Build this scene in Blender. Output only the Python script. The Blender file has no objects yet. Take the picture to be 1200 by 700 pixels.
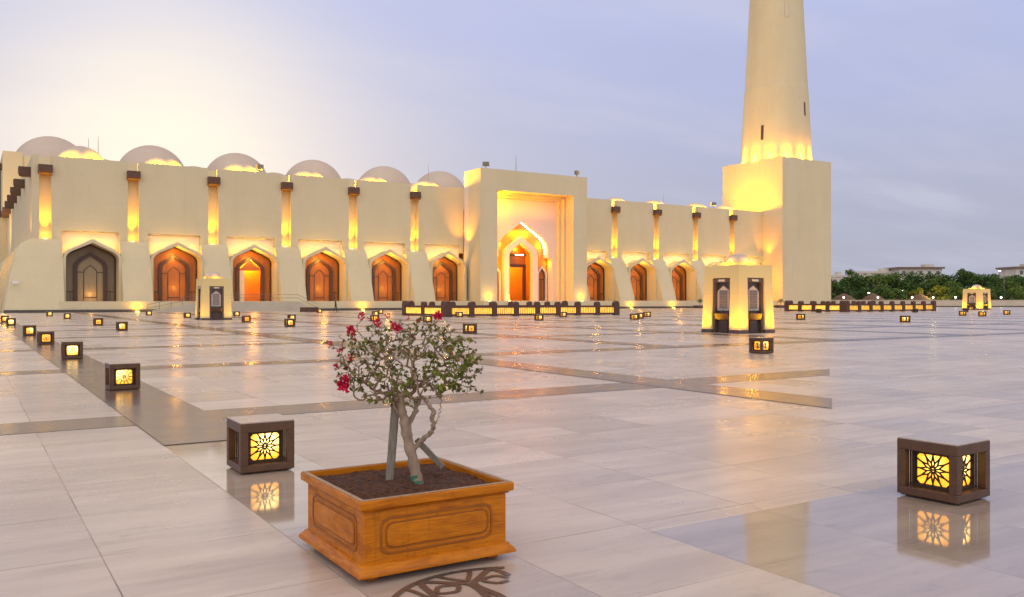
import bpy, bmesh, math, random
from mathutils import Vector, Matrix, noise
R = math.radians
random.seed(7)
SC = bpy.context.scene
COL = SC.collection

# ------------------------------------------------------------------ camera
cam = bpy.data.cameras.new('camera'); camo = bpy.data.objects.new('camera', cam); COL.objects.link(camo)
YAW = math.atan2(.5345, .845)
camo.location = (0, 0, 1.6); camo.rotation_euler = (R(90), 0, -YAW)
cam.sensor_width = 36; cam.lens = 36 * 1012 / 1200; cam.shift_y = 1 / 1200
cam.clip_start = .05; cam.clip_end = 6000
SC.camera = camo
FW = Vector((math.sin(YAW), math.cos(YAW), 0)); RT = Vector((math.cos(YAW), -math.sin(YAW), 0))

# ------------------------------------------------------------------ exposure
SC.view_settings.view_transform = 'Standard'; SC.view_settings.look = 'None'
SC.view_settings.exposure = 0.0; SC.view_settings.gamma = 1
SC.cycles.max_bounces = 6; SC.cycles.diffuse_bounces = 3; SC.cycles.glossy_bounces = 3
SC.cycles.sample_clamp_indirect = 3.0; SC.cycles.caustics_reflective = False; SC.cycles.caustics_refractive = False

# ------------------------------------------------------------------ node helper
class NT:
    def __init__(s, tree): s.t = tree; s.n = tree.nodes; s.l = tree.links
    def new(s, typ, **kw):
        nd = s.n.new(typ)
        for k, v in kw.items(): setattr(nd, k, v)
        return nd
    def put(s, sock, v):
        if isinstance(v, bpy.types.NodeSocket): s.l.new(v, sock)
        elif v is not None:
            if sock.type == 'RGBA' and len(v) == 3: v = (*v, 1)
            sock.default_value = v
    def m(s, op, a, b=None, c=None, clamp=False):
        nd = s.new('ShaderNodeMath', operation=op, use_clamp=clamp)
        s.put(nd.inputs[0], a)
        if b is not None: s.put(nd.inputs[1], b)
        if c is not None: s.put(nd.inputs[2], c)
        return nd.outputs[0]
    def vm(s, op, a, b=None, out=0):
        nd = s.new('ShaderNodeVectorMath', operation=op)
        s.put(nd.inputs[0], a)
        if b is not None: s.put(nd.inputs[1], b)
        return nd.outputs[out]
    def sep(s, v):
        nd = s.new('ShaderNodeSeparateXYZ'); s.put(nd.inputs[0], v); return nd.outputs
    def comb(s, x, y, z=0.0):
        nd = s.new('ShaderNodeCombineXYZ')
        for i, v in enumerate((x, y, z)): s.put(nd.inputs[i], v)
        return nd.outputs[0]
    def mix(s, f, a, b, mode='MIX'):
        nd = s.new('ShaderNodeMix', data_type='RGBA', blend_type=mode)
        s.put(nd.inputs[0], f); s.put(nd.inputs[6], a); s.put(nd.inputs[7], b); return nd.outputs[2]
    def noise(s, vec=None, scale=5.0, detail=3.0, rough=.5, col=False):
        nd = s.new('ShaderNodeTexNoise'); s.put(nd.inputs['Vector'], vec)
        nd.inputs['Scale'].default_value = scale; nd.inputs['Detail'].default_value = detail; nd.inputs['Roughness'].default_value = rough
        return nd.outputs[1 if col else 0]
    def rng(s, v, a, b, c=0.0, d=1.0, smooth=False):
        nd = s.new('ShaderNodeMapRange'); nd.interpolation_type = 'SMOOTHSTEP' if smooth else 'LINEAR'
        for i, q in enumerate((v, a, b, c, d)): s.put(nd.inputs[i], q)
        return nd.outputs[0]
    def mapping(s, vec, scale=(1, 1, 1), loc=(0, 0, 0), rot=(0, 0, 0)):
        nd = s.new('ShaderNodeMapping'); s.put(nd.inputs[0], vec); nd.inputs[1].default_value = loc
        nd.inputs[2].default_value = rot; nd.inputs[3].default_value = scale; return nd.outputs[0]

# ------------------------------------------------------------------ world: dusk sky
SUN_AZ = Vector((.176, .971, 0)).normalized()
SUN_EL = R(2.5)
W = bpy.data.worlds.new('World'); SC.world = W; W.use_nodes = True
n = NT(W.node_tree)
bg = W.node_tree.nodes['Background']
sky = n.new('ShaderNodeTexSky', sky_type='NISHITA'); sky.sun_disc = False
sky.sun_elevation = SUN_EL; sky.sun_rotation = math.atan2(SUN_AZ.x, SUN_AZ.y); sky.dust_density = 2.0
d = n.new('ShaderNodeTexCoord').outputs['Generated']
dx, dy, dz = n.sep(d)
el = n.m('MAXIMUM', dz, 0.0)
base = n.mix(n.rng(el, 0.0, .36, smooth=True), (.50, .515, .635), (.545, .605, .93))
base = n.mix(n.rng(el, .36, .75), base, (.74, .645, .57))  # overhead sky out of view, warmed to tint the floor
# thin streaky cloud veil, projected on a flat layer above
inv = n.m('DIVIDE', 1.0, n.m('ADD', el, .12))
cv = n.comb(n.m('MULTIPLY', dx, inv), n.m('MULTIPLY', dy, inv))
cm = n.mapping(cv, scale=(.55, 1.5, 1), rot=(0, 0, R(-38)))
c1 = n.noise(cm, 1.1, 5, .55)
c2 = n.noise(n.mapping(cv, scale=(.35, .9, 1), rot=(0, 0, R(-30)), loc=(3, 1, 0)), .8, 4, .5)
cl = n.m('MULTIPLY', n.rng(c1, .4, .7, smooth=True), n.rng(c2, .3, .65, smooth=True))
base = n.mix(n.m('MULTIPLY', cl, .60), base, (.70, .70, .84))
# grey-blue low banks
c3 = n.noise(n.mapping(d, scale=(1.6, 1.6, 6.5), rot=(R(12), R(10), 0)), 1.5, 4, .55)
base = n.mix(n.m('MULTIPLY', n.rng(c3, .46, .66, smooth=True), .14), base, (.44, .47, .62))
# afterglow round the set sun
gl = Vector((SUN_AZ.x, SUN_AZ.y, .17)).normalized()
dots = n.vm('DOT_PRODUCT', d, tuple(gl), out=1)
g1 = n.m('POWER', n.m('MAXIMUM', dots, 0.0), 19.0)
g2 = n.m('POWER', n.m('MAXIMUM', dots, 0.0), 75.0)
base = n.mix(n.m('MULTIPLY', g1, n.rng(el, .10, .35, .82, .12), clamp=True), base, (.97, .90, .88))
base = n.mix(n.m('MULTIPLY', g2, n.rng(c1, .3, .7, .75, 1.0), clamp=True), base, (1.17, 1.08, .93))
# added fill: unseen sky behind the viewer lifted and warmed to light the facade
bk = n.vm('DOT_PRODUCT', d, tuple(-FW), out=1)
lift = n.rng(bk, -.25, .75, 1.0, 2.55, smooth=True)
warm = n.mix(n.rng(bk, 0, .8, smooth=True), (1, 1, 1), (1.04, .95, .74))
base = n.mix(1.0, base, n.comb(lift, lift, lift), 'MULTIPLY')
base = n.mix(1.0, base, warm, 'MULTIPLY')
nis = n.mix(1.0, sky.outputs[0], (.05, .05, .05), 'MULTIPLY')
fin = n.mix(.88, nis, base)
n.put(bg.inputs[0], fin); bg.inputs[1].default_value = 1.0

sun = bpy.data.lights.new('sun', 'SUN'); sun.energy = .5; sun.angle = R(10); sun.color = (1, .85, .66)
suno = bpy.data.objects.new('sun', sun); COL.objects.link(suno)
sd = Vector((SUN_AZ.x * math.cos(SUN_EL), SUN_AZ.y * math.cos(SUN_EL), math.sin(SUN_EL)))
suno.rotation_euler = sd.to_track_quat('Z', 'Y').to_euler()

# ------------------------------------------------------------------ materials
def mat(name, col, rough=.6, spec=.5, metal=0.0):
    m = bpy.data.materials.new(name); m.use_nodes = True
    t = NT(m.node_tree); b = m.node_tree.nodes['Principled BSDF']
    b.inputs['Base Color'].default_value = (*col, 1); b.inputs['Roughness'].default_value = rough
    b.inputs['Specular IOR Level'].default_value = spec; b.inputs['Metallic'].default_value = metal
    return m, t, b
def ocoord(t): return t.new('ShaderNodeTexCoord').outputs['Object']
def wpos(t): return t.new('ShaderNodeNewGeometry').outputs['Position']
def bump(t, b, h, strength=.3, dist=.01):
    nd = t.new('ShaderNodeBump'); nd.inputs['Strength'].default_value = strength; nd.inputs['Distance'].default_value = dist
    t.put(nd.inputs['Height'], h); t.put(b.inputs['Normal'], nd.outputs[0])

def varied(name, c1, c2, scale, rough=.7, bstr=0.0, stretch=(1, 1, 1), spec=.4, detail=4):
    m, t, b = mat(name, c1, rough, spec)
    v = t.noise(t.mapping(ocoord(t), scale=stretch), scale, detail, .6)
    t.put(b.inputs['Base Color'], t.mix(t.rng(v, .3, .7), c1, c2))
    if bstr: bump(t, b, v, bstr)
    return m

def plaster(name, c, c2):
    m, t, b = mat(name, c, .75, .25)
    p = wpos(t)
    streak = t.noise(t.mapping(p, scale=(.30, .30, .05)), 1.0, 4, .55)
    blot = t.noise(p, .22, 4, .6)
    fine = t.noise(p, 9, 4, .7)
    f = t.m('ADD', t.m('MULTIPLY', t.rng(streak, .35, .75), .55), t.m('MULTIPLY', t.rng(blot, .3, .7), .45))
    col = t.mix(t.m('MULTIPLY', f, .8), c, c2)
    # faint joints of the cladding panels, 2.4 m courses
    z = t.sep(p)[2]
    j = t.m('LESS_THAN', t.m('FRACT', t.m('DIVIDE', t.m('ADD', z, .55), 2.42)), .014)
    col = t.mix(t.m('MULTIPLY', j, .30), col, tuple(q * .7 for q in c))
    xx = t.sep(p)[0]
    jv = t.m('LESS_THAN', t.m('FRACT', t.m('DIVIDE', t.m('ADD', xx, 1.3), 2.52)), .012)
    col = t.mix(t.m('MULTIPLY', jv, .16), col, tuple(q * .7 for q in c))
    run = t.noise(t.mapping(p, scale=(1.6, 1.6, .09)), 1.0, 4, .6)
    dirt = t.noise(p, .9, 5, .7)
    col = t.mix(t.m('MULTIPLY', t.rng(run, .60, .74), .16), col, tuple(q * .62 for q in c))
    col = t.mix(t.m('MULTIPLY', t.rng(dirt, .56, .72), .20), col, tuple(q * .70 for q in c))
    t.put(b.inputs['Base Color'], col)
    bump(t, b, fine, .12, .02)
    return m
M = {}
M['wall'] = plaster('cream_plaster', (.645, .565, .37), (.56, .48, .305))
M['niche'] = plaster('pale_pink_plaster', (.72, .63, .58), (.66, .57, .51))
M['dome'] = plaster('pale_dome_plaster', (.56, .47, .40), (.48, .40, .34))
M['kiosk'] = plaster('kiosk_plaster', (.70, .58, .28), (.62, .50, .23))
M['skirt'] = varied('dark_stone_skirting', (.055, .048, .045), (.09, .075, .065), 3, .4)
M['spout'] = varied('brown_timber_spout', (.075, .038, .026), (.13, .065, .04), 3, .6, .2, (1, 1, 4))
M['granite'] = varied('brown_granite', (.075, .052, .043), (.12, .085, .07), 30, .25)
M['basin'] = varied('dark_brown_basin', (.045, .026, .020), (.07, .04, .03), 12, .35)
M['darkwood'] = varied('dark_brown_wood', (.055, .026, .016), (.09, .045, .026), 4, .4, .1, (6, 6, .6))
M['doorwood'] = varied('orange_brown_wood', (.40, .15, .030), (.26, .088, .016), 3, .38, .1, (5, 5, .5))
M['screen'] = varied('grey_brown_screen', (.25, .185, .11), (.19, .14, .08), 3, .4, .1, (5, 5, .5))
M['screenpale'] = varied('pale_wood_screen', (.36, .27, .15), (.30, .22, .12), 3, .4, .1, (5, 5, .5))
M['paleleaf'] = varied('pale_painted_leaf', (.62, .56, .46), (.55, .49, .40), 3, .5)
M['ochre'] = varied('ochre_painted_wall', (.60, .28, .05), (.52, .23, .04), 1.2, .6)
M['metal'] = varied('grey_metal', (.20, .20, .20), (.13, .13, .13), 6, .45)
M['whitep'] = varied('white_plastic', (.75, .74, .72), (.68, .67, .65), 6, .5)
M['frame'] = varied('brown_powder_coated_metal', (.115, .058, .031), (.080, .040, .022), 14, .42, .08)
M['lid'] = varied('pale_marble_lid', (.50, .42, .37), (.42, .35, .31), 9, .25)
M['grille'] = varied('dark_bronze_grille', (.055, .028, .012), (.04, .02, .01), 20, .5)
M['bench'] = varied('red_brown_metal', (.10, .042, .028), (.075, .03, .02), 5, .45)
M['lattice'] = varied('white_marble_lattice', (.52, .47, .45), (.34, .29, .27), 14, .5, .6)
M['bwall'] = varied('boundary_wall_render', (.52, .46, .36), (.43, .38, .30), .6, .8)
M['thatch'] = varied('brown_thatch', (.20, .12, .08), (.13, .08, .055), 3, .9, .5)
M['bark'] = varied('grey_brown_bark', (.40, .30, .215), (.20, .145, .105), 28, .85, .7, (1, 1, .35))
M['twig'] = varied('dry_twig_bark', (.28, .195, .12), (.17, .11, .07), 25, .85, .2)
M['stake'] = varied('weathered_timber', (.27, .24, .19), (.15, .135, .11), 18, .85, .6, (4, 4, .5))
M['tie'] = varied('green_cloth_tie', (.06, .20, .12), (.045, .14, .09), 20, .9)
M['treebark'] = varied('tree_bark', (.13, .10, .075), (.08, .06, .045), 3, .9)
M['cloth'] = varied('olive_grey_cloth', (.07, .07, .05), (.05, .05, .037), 8, .9)
M['cloth2'] = varied('dark_trousers_cloth', (.03, .03, .035), (.04, .04, .045), 8, .9)
M['skin'] = varied('skin', (.34, .20, .135), (.31, .18, .12), 8, .6)
M['hair'] = varied('black_hair', (.012, .01, .009), (.02, .016, .014), 30, .6)
M['bldg'] = varied('pale_house_render', (.60, .56, .50), (.52, .48, .43), .3, .8)
M['bldgbrown'] = varied('brown_house_roof', (.20, .14, .11), (.16, .11, .09), .4, .8)
M['window'] = mat('dark_window_glass', (.05, .06, .07), .1, .6)[0]

def emis(name, col, s):
    m, t, b = mat(name, col, .4)
    b.inputs['Emission Color'].default_value = (*col, 1); b.inputs['Emission Strength'].default_value = s
    return m
M['bulb'] = emis('warm_bulb', (1, .80, .36), 9)
M['bulby'] = emis('yellow_uplight_lens', (1, .66, .10), 14)
M['bulbw'] = emis('white_bulb', (1, .90, .74), 9)
def lampglass():      # yellow glass with the bulb's hot spot behind it
    m, t, b = mat('lit_yellow_glass', (.8, .5, .1), .35)
    o = ocoord(t)
    dd = t.vm('LENGTH', t.vm('SUBTRACT', o, (0.03, 0.0, .265)), out=1)
    h = t.m('POWER', t.rng(dd, .13, .225, 1.0, 0.0, smooth=True), 1.3)
    nz = t.noise(o, 30, 2)
    c = t.mix(h, (1.0, .37, .003), (1.0, .74, .26))
    t.put(b.inputs['Emission Color'], c)
    t.put(b.inputs['Emission Strength'], t.m('MULTIPLY', t.m('ADD', 1.7, t.m('MULTIPLY', h, 4.2)), t.rng(nz, .2, .8, .8, 1.15)))
    return m
M['lamp'] = lampglass()
def panelglow():
    m, t, b = mat('lit_amber_panel', (.7, .42, .08), .4)
    o = ocoord(t)
    nz = t.noise(o, 2.0, 3)
    t.put(b.inputs['Emission Color'], t.mix(nz, (1.0, .40, .015), (1.0, .62, .09)))
    t.put(b.inputs['Emission Strength'], t.rng(nz, .3, .7, .8, 1.5))
    return m
M['panel'] = panelglow()

def wood_planter():
    m, t, b = mat('varnished_orange_wood', (.5, .2, .03), .30, .28)
    o = ocoord(t)
    g = t.noise(t.mapping(o, scale=(2.2, 2.2, 26)), 3.0, 6, .65)
    g2 = t.noise(t.mapping(o, scale=(1, 1, 3)), 2.2, 3, .5)
    c = t.mix(t.rng(g, .32, .66), (.62, .195, .003), (.31, .082, .003))
    c = t.mix(t.rng(g2, .35, .75), c, t.mix(.6, c, (.66, .23, .004)))
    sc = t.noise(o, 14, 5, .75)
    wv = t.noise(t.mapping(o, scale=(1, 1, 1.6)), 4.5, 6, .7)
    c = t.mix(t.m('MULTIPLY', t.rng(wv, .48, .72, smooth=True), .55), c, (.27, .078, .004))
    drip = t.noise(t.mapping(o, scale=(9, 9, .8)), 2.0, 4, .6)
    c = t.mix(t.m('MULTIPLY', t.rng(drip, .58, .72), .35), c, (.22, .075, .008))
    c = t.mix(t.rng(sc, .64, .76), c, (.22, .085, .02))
    t.put(b.inputs['Base Color'], c)
    t.put(b.inputs['Roughness'], t.rng(wv, .3, .7, .28, .55))
    bump(t, b, g, .28, .004)
    return m
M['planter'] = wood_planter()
M['planterdark'] = varied('dark_stained_groove', (.33, .105, .006), (.24, .07, .005), 12, .4)
M['rimtop'] = varied('worn_pale_rim', (.42, .29, .17), (.30, .17, .07), 22, .45)
M['soil'] = varied('dark_soil', (.125, .050, .025), (.035, .015, .009), 26, .95, .8)
M['chip'] = varied('soil_crumb', (.13, .06, .033), (.06, .03, .018), 30, .95)

def leafmat(name, a, b_, c_):
    m, t, b = mat(name, a, .6, .12)
    rnd = t.new('ShaderNodeNewGeometry').outputs['Random Per Island']
    c = t.mix(rnd, a, b_)
    c = t.mix(t.m('GREATER_THAN', t.m('FRACT', t.m('MULTIPLY', rnd, 7.31)), .8), c, c_)
    t.put(b.inputs['Base Color'], c)
    b.inputs['Transmission Weight'].default_value = 0
    return m
M['leaf'] = leafmat('bougainvillea_leaf', (.15, .15, .03), (.085, .10, .022), (.21, .15, .065))
M['leafbright'] = leafmat('young_green_leaf', (.12, .17, .018), (.16, .19, .02), (.085, .12, .02))
M['leafred'] = leafmat('reddish_leaf', (.22, .06, .04), (.16, .07, .045), (.28, .05, .04))
M['bract'] = leafmat('crimson_bract', (.55, .012, .055), (.42, .008, .04), (.66, .03, .10))
M['treeleaf'] = leafmat('dark_tree_foliage', (.07, .135, .035), (.042, .092, .026), (.10, .165, .04))
M['treeleaf2'] = leafmat('mid_tree_foliage', (.11, .175, .04), (.075, .13, .03), (.14, .20, .042))
M['treeleafy'] = leafmat('yellow_green_foliage', (.19, .20, .02), (.13, .16, .018), (.24, .22, .03))

# paving ------------------------------------------------------------
BX, BY, PX, PY, BW = 1.83, 11.80, 8.87, 9.30, 1.06     # band origin, band period, band width
def marble():
    m, t, b = mat('polished_pale_marble', (.4, .38, .36), .15, .5)
    p = wpos(t); x, y, z = t.sep(p)
    def axis(v, o, per, n_):
        q = t.m('DIVIDE', t.m('SUBTRACT', v, o + BW), per)
        k = t.m('FLOOR', q); f = t.m('MULTIPLY', t.m('FRACT', q), per)
        w = (per - BW) / n_
        u = t.m('DIVIDE', f, w)
        idx = t.m('ADD', t.m('MULTIPLY', k, n_ + 1.0), t.m('MINIMUM', t.m('FLOOR', u), float(n_)))
        fr = t.m('FRACT', u)
        ed = t.m('MULTIPLY', t.m('MINIMUM', fr, t.m('SUBTRACT', 1.0, fr)), w)
        return idx, ed
    ix, ex = axis(x, BX, PX, 7); iy, ey = axis(y, BY, PY, 7)
    wn = t.new('ShaderNodeTexWhiteNoise'); wn.noise_dimensions = '2D'
    t.put(wn.inputs['Vector'], t.comb(ix, iy)); rnd = wn.outputs[0]; rcol = wn.outputs[1]
    off = t.vm('MULTIPLY', rcol, (37.0, 23.0, 11.0))
    pv = t.vm('ADD', p, off)
    # long soft veins running along X, broken from slab to slab
    v1 = t.noise(t.mapping(pv, scale=(.35, 2.4, 1), rot=(0, 0, R(9))), 1.6, 6, .62)
    v2 = t.noise(t.mapping(pv, scale=(.8, 3.5, 1), rot=(0, 0, R(-14))), 2.2, 5, .6)
    cloud = t.noise(p, .5, 4, .6)
    c = t.mix(t.rng(v1, .34, .68, smooth=True), (.66, .56, .48), (.52, .43, .375))
    c = t.mix(t.m('MULTIPLY', t.rng(v2, .55, .75, smooth=True), .45), c, (.33, .28, .26))
    c = t.mix(t.m('MULTIPLY', t.rng(cloud, .35, .7), .35), c, (.54, .44, .36))
    br = t.rng(rnd, 0, 1, .80, 1.07)
    c = t.mix(1.0, c, t.comb(br, br, br), 'MULTIPLY')
    gw = t.rng(t.noise(p, 1.1, 2), .35, .65, .2, 1.0)
    e = t.m('MINIMUM', ex, ey)
    gr = t.m('MULTIPLY', t.rng(e, .0025, .006, 1.0, 0.0), gw)
    c = t.mix(t.m('MULTIPLY', gr, .75), c, (.10, .085, .075))
    stain = t.noise(p, 3.2, 6, .7)
    c = t.mix(t.m('MULTIPLY', t.rng(stain, .60, .72), .30), c, (.22, .18, .15))
    grime = t.noise(t.mapping(p, scale=(.35, 1.0, 1)), .55, 6, .68)
    c = t.mix(t.m('MULTIPLY', t.rng(grime, .46, .68, smooth=True), .42), c, (.30, .245, .20))
    speck = t.noise(p, 46, 2, .5)
    c = t.mix(t.m('MULTIPLY', t.rng(speck, .70, .74), .45), c, (.12, .10, .085))
    POLC = c
    # nearest slabs polished, colour darkened so reflections read stronger; the rest more worn
    pol = t.m('MULTIPLY', t.m('LESS_THAN', y, 4.52), t.m('GREATER_THAN', x, 3.98))
    col2 = t.m('MULTIPLY', t.m('MULTIPLY', t.m('LESS_THAN', x, BX + BW), t.m('GREATER_THAN', x, BX)), t.m('MULTIPLY', t.m('LESS_THAN', y, 11.8), t.m('GREATER_THAN', y, 5.75)))
    pol = t.m('MAXIMUM', pol, col2)
    wear = t.m('ADD', t.rng(t.noise(p, .5, 3, .5), .3, .7, .24, .31), t.rng(rnd, 0, 1, -.02, .04))
    t.put(b.inputs['Base Color'], t.mix(t.m('MULTIPLY', pol, .9), POLC, t.mix(1.0, POLC, (.74, .70, .66), 'MULTIPLY')))
    rough = t.m('MULTIPLY', wear, t.rng(pol, 0, 1, 1.0, .22))
    rough = t.m('ADD', rough, t.m('ADD', t.m('MULTIPLY', gr, .4), t.m('MULTIPLY', t.rng(stain, .5, .72), .03)))
    t.put(b.inputs['Roughness'], rough)
    b.inputs['IOR'].default_value = 1.55
    t.put(b.inputs['IOR'], t.rng(pol, 0, 1, 1.5, 2.05))
    bump(t, b, t.m('ADD', t.m('MULTIPLY', gr, -1.0), 0.0), .06, .002)
    return m
M['marble'] = marble()
def bandmat():
    m, t, b = mat('polished_brown_granite_band', (.16, .12, .1), .08, .5)
    p = wpos(t)
    f = t.noise(p, 60, 3, .7); cl = t.noise(p, .9, 4, .6)
    c = t.mix(t.rng(f, .35, .65), (.105, .068, .050), (.15, .10, .076))
    c = t.mix(t.rng(cl, .35, .65), c, t.mix(.55, c, (.20, .14, .11)))
    t.put(b.inputs['Base Color'], c)
    t.put(b.inputs['Roughness'], t.rng(cl, .3, .7, .18, .27))
    b.inputs['IOR'].default_value = 1.45
    return m
M['band'] = bandmat()
M['ground'] = varied('sandy_ground', (.27, .22, .16), (.21, .17, .12), .08, .95)
M['inlay'] = varied('dark_medallion_inlay', (.10, .075, .065), (.14, .105, .09), 30, .22)

# ------------------------------------------------------------------ mesh helper
class MB:
    def __init__(s): s.bm = bmesh.new()
    def v(s, p): return s.bm.verts.new(p)
    def face(s, vs):
        try: return s.bm.faces.new(vs)
        except ValueError: return None
    def hexa(s, b0, z0, b1, z1):      # b = (x0, x1, y0, y1) below and above
        lo = [s.v(p) for p in ((b0[0], b0[2], z0), (b0[1], b0[2], z0), (b0[1], b0[3], z0), (b0[0], b0[3], z0))]
        hi = [s.v(p) for p in ((b1[0], b1[2], z1), (b1[1], b1[2], z1), (b1[1], b1[3], z1), (b1[0], b1[3], z1))]
        s.face(lo[::-1]); s.face(hi)
        for i in range(4): s.face([lo[i], lo[(i + 1) % 4], hi[(i + 1) % 4], hi[i]])
        return s
    def box(s, x0, x1, y0, y1, z0, z1): return s.hexa((x0, x1, y0, y1), z0, (x0, x1, y0, y1), z1)
    def loft(s, rings, cap=True):
        L = [[s.v(p) for p in r] for r in rings]
        for a, b in zip(L, L[1:]):
            for i in range(len(a)): s.face([a[i], a[(i + 1) % len(a)], b[(i + 1) % len(a)], b[i]])
        if cap: s.face(L[0][::-1]); s.face(L[-1])
        return s
    def prism(s, poly, y0, y1):       # polygon in XZ, extruded along Y
        a = [s.v((x, y0, z)) for x, z in poly]; b = [s.v((x, y1, z)) for x, z in poly]
        s.face(a); s.face(b[::-1])
        k = len(poly)
        for i in range(k): s.face([a[(i + 1) % k], a[i], b[i], b[(i + 1) % k]])
        return s
    def ring(s, outer, inner, y0, y1):   # open band between two equally sampled contours
        k = len(outer)
        O0 = [s.v((x, y0, z)) for x, z in outer]; I0 = [s.v((x, y0, z)) for x, z in inner]
        O1 = [s.v((x, y1, z)) for x, z in outer]; I1 = [s.v((x, y1, z)) for x, z in inner]
        for i in range(k - 1):
            s.face([O0[i], O0[i + 1], I0[i + 1], I0[i]]); s.face([O1[i + 1], O1[i], I1[i], I1[i + 1]])
            s.face([O0[i + 1], O0[i], O1[i], O1[i + 1]]); s.face([I0[i], I0[i + 1], I1[i + 1], I1[i]])
        s.face([O0[0], I0[0], I1[0], O1[0]]); s.face([I0[-1], O0[-1], O1[-1], I1[-1]])
        return s
    def lathe(s, prof, c=(0, 0, 0), seg=24, cap=True):
        rings = []
        for r, z in prof:
            rings.append([(c[0] + r * math.cos(2 * math.pi * i / seg), c[1] + r * math.sin(2 * math.pi * i / seg), c[2] + z) for i in range(seg)])
        return s.loft(rings, cap)
    def tube(s, pts, rad, seg=6):
        pts = [Vector(p) for p in pts]
        if not hasattr(rad, '__len__'): rad = [rad] * len(pts)
        rings = []; up = None
        for i, p in enumerate(pts):
            t = (pts[min(i + 1, len(pts) - 1)] - pts[max(i - 1, 0)])
            if t.length < 1e-6: t = Vector((0, 0, 1))
            t.normalize()
            if up is None:
                up = t.orthogonal().normalized()
            else:
                up = (up - t * up.dot(t))
                up = up.normalized() if up.length > 1e-5 else t.orthogonal().normalized()
            sd_ = t.cross(up)
            rings.append([p + (up * math.cos(2 * math.pi * k / seg) + sd_ * math.sin(2 * math.pi * k / seg)) * rad[i] for k in range(seg)])
        return s.loft(rings)
    def bar(s, a, b, w, h, nrm=(0, 0, 1)):   # rectangular bar between two points
        a, b = Vector(a), Vector(b); t = (b - a).normalized(); nn = Vector(nrm); sd_ = t.cross(nn).normalized() * w / 2; nn = nn.normalized() * h / 2
        return s.loft([[p + sd_ + nn, p - sd_ + nn, p - sd_ - nn, p + sd_ - nn] for p in (a, b)])
    def build(s, name, m, parent=None, loc=None, smooth=False, bevel=0.0, seg=2, angle=40):
        bmesh.ops.recalc_face_normals(s.bm, faces=s.bm.faces)
        me = bpy.data.meshes.new(name); s.bm.to_mesh(me); s.bm.free()
        me.materials.append(m)
        o = bpy.data.objects.new(name, me); COL.objects.link(o)
        if smooth:
            me.polygons.foreach_set('use_smooth', [True] * len(me.polygons))
            me.set_sharp_from_angle(angle=R(angle))
        if parent: o.parent = parent
        if loc: o.location = loc
        if bevel:
            bv = o.modifiers.new('bevel', 'BEVEL'); bv.width = bevel; bv.segments = seg; bv.limit_method = 'ANGLE'; bv.angle_limit = R(35)
        return o

def tag(o, label=None, cat=None, group=None, kind=None):
    if label: o['label'] = label
    if cat: o['category'] = cat
    if group: o['group'] = group
    if kind: o['kind'] = kind
    return o
def thing(name, label, cat, loc=(0, 0, 0), rz=0.0, group=None):
    o = bpy.data.objects.new(name, None); COL.objects.link(o); o.location = loc; o.rotation_euler = (0, 0, rz)
    o.empty_display_size = .2
    return tag(o, label, cat, group)
def copy_tree(o, parent=None):
    c = o.copy(); COL.objects.link(c)
    if parent: c.parent = parent
    for ch in list(o.children): copy_tree(ch, c)
    return c
def light(name, typ, loc, power, col, parent=None, aim=None, **kw):
    l = bpy.data.lights.new(name, typ); l.energy = power; l.color = col
    for k, v in kw.items(): setattr(l, k, v)
    o = bpy.data.objects.new(name, l); COL.objects.link(o); o.location = loc
    if aim is not None:
        o.rotation_euler = (Vector(aim) - Vector(loc)).to_track_quat('-Z', 'Y').to_euler()
    if parent: o.parent = parent
    return o

def arch(cx, hw, zs, za, zb, k=7):
    """pointed keel arch: from right foot up over the apex to the left foot"""
    Hh = za - zs
    P0, P1, P2, P3 = (hw, zs), (hw, zs + .27 * Hh), (.87 * hw, zs + .424 * Hh), (.68 * hw, zs + .55 * Hh)
    half = [(hw, zb)]
    for i in range(k + 1):
        u = i / k
        half.append(tuple((1 - u) ** 3 * a + 3 * u * (1 - u) ** 2 * b + 3 * u * u * (1 - u) * c + u ** 3 * d_ for a, b, c, d_ in zip(P0, P1, P2, P3)))
    half.append((.34 * hw, zs + .775 * Hh))
    r = [(cx + x, z) for x, z in half]; l = [(cx - x, z) for x, z in half[::-1]]
    return r + [(cx, za)] + l

# ================================================================== GROUND
g = MB(); g.face([g.v(p) for p in ((-2500, -600, -.012), (3500, -600, -.012), (3500, 4000, -.012), (-2500, 4000, -.012))])
tag(g.build('ground', M['ground']), kind='structure')
g = MB(); g.face([g.v(p) for p in ((-90, -40, 0), (260, -40, 0), (260, 122, 0), (-90, 122, 0))])
tag(g.build('plaza_paving', M['marble']), kind='structure')
# brown granite bands: sheets 4 mm above the marble (those along Y another 4 mm up)
bx = MB()
for k in range(0, 6):
    y0 = BY + PY * k
    x1 = 15.38 if k == 0 else (60 if k < 6 else 130)
    b0 = [bx.v(p) for p in ((-80, y0, .004), (x1, y0, .004), (x1 + (1.38 if k == 0 else 0), y0 + BW, .004), (-80, y0 + BW, .004))]
    bx.face(b0)
tag(bx.build('paving_band', M['band']), kind='structure')
bx = MB()
for k in range(-6, 12):
    x0 = BX + PX * k
    y0 = 10.0 if k == 0 else (8.17 if k == 1 else (12.86 if k < 0 else 21.2))
    y1 = 113
    b0 = [bx.v(p) for p in ((x0, y0, .008), (x0 + BW, y0 + (.81 if k == 1 else 0), .008), (x0 + BW, y1, .008), (x0, y1, .008))]
    bx.face(b0)
tag(bx.build('paving_band', M['band']), kind='structure')

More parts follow.
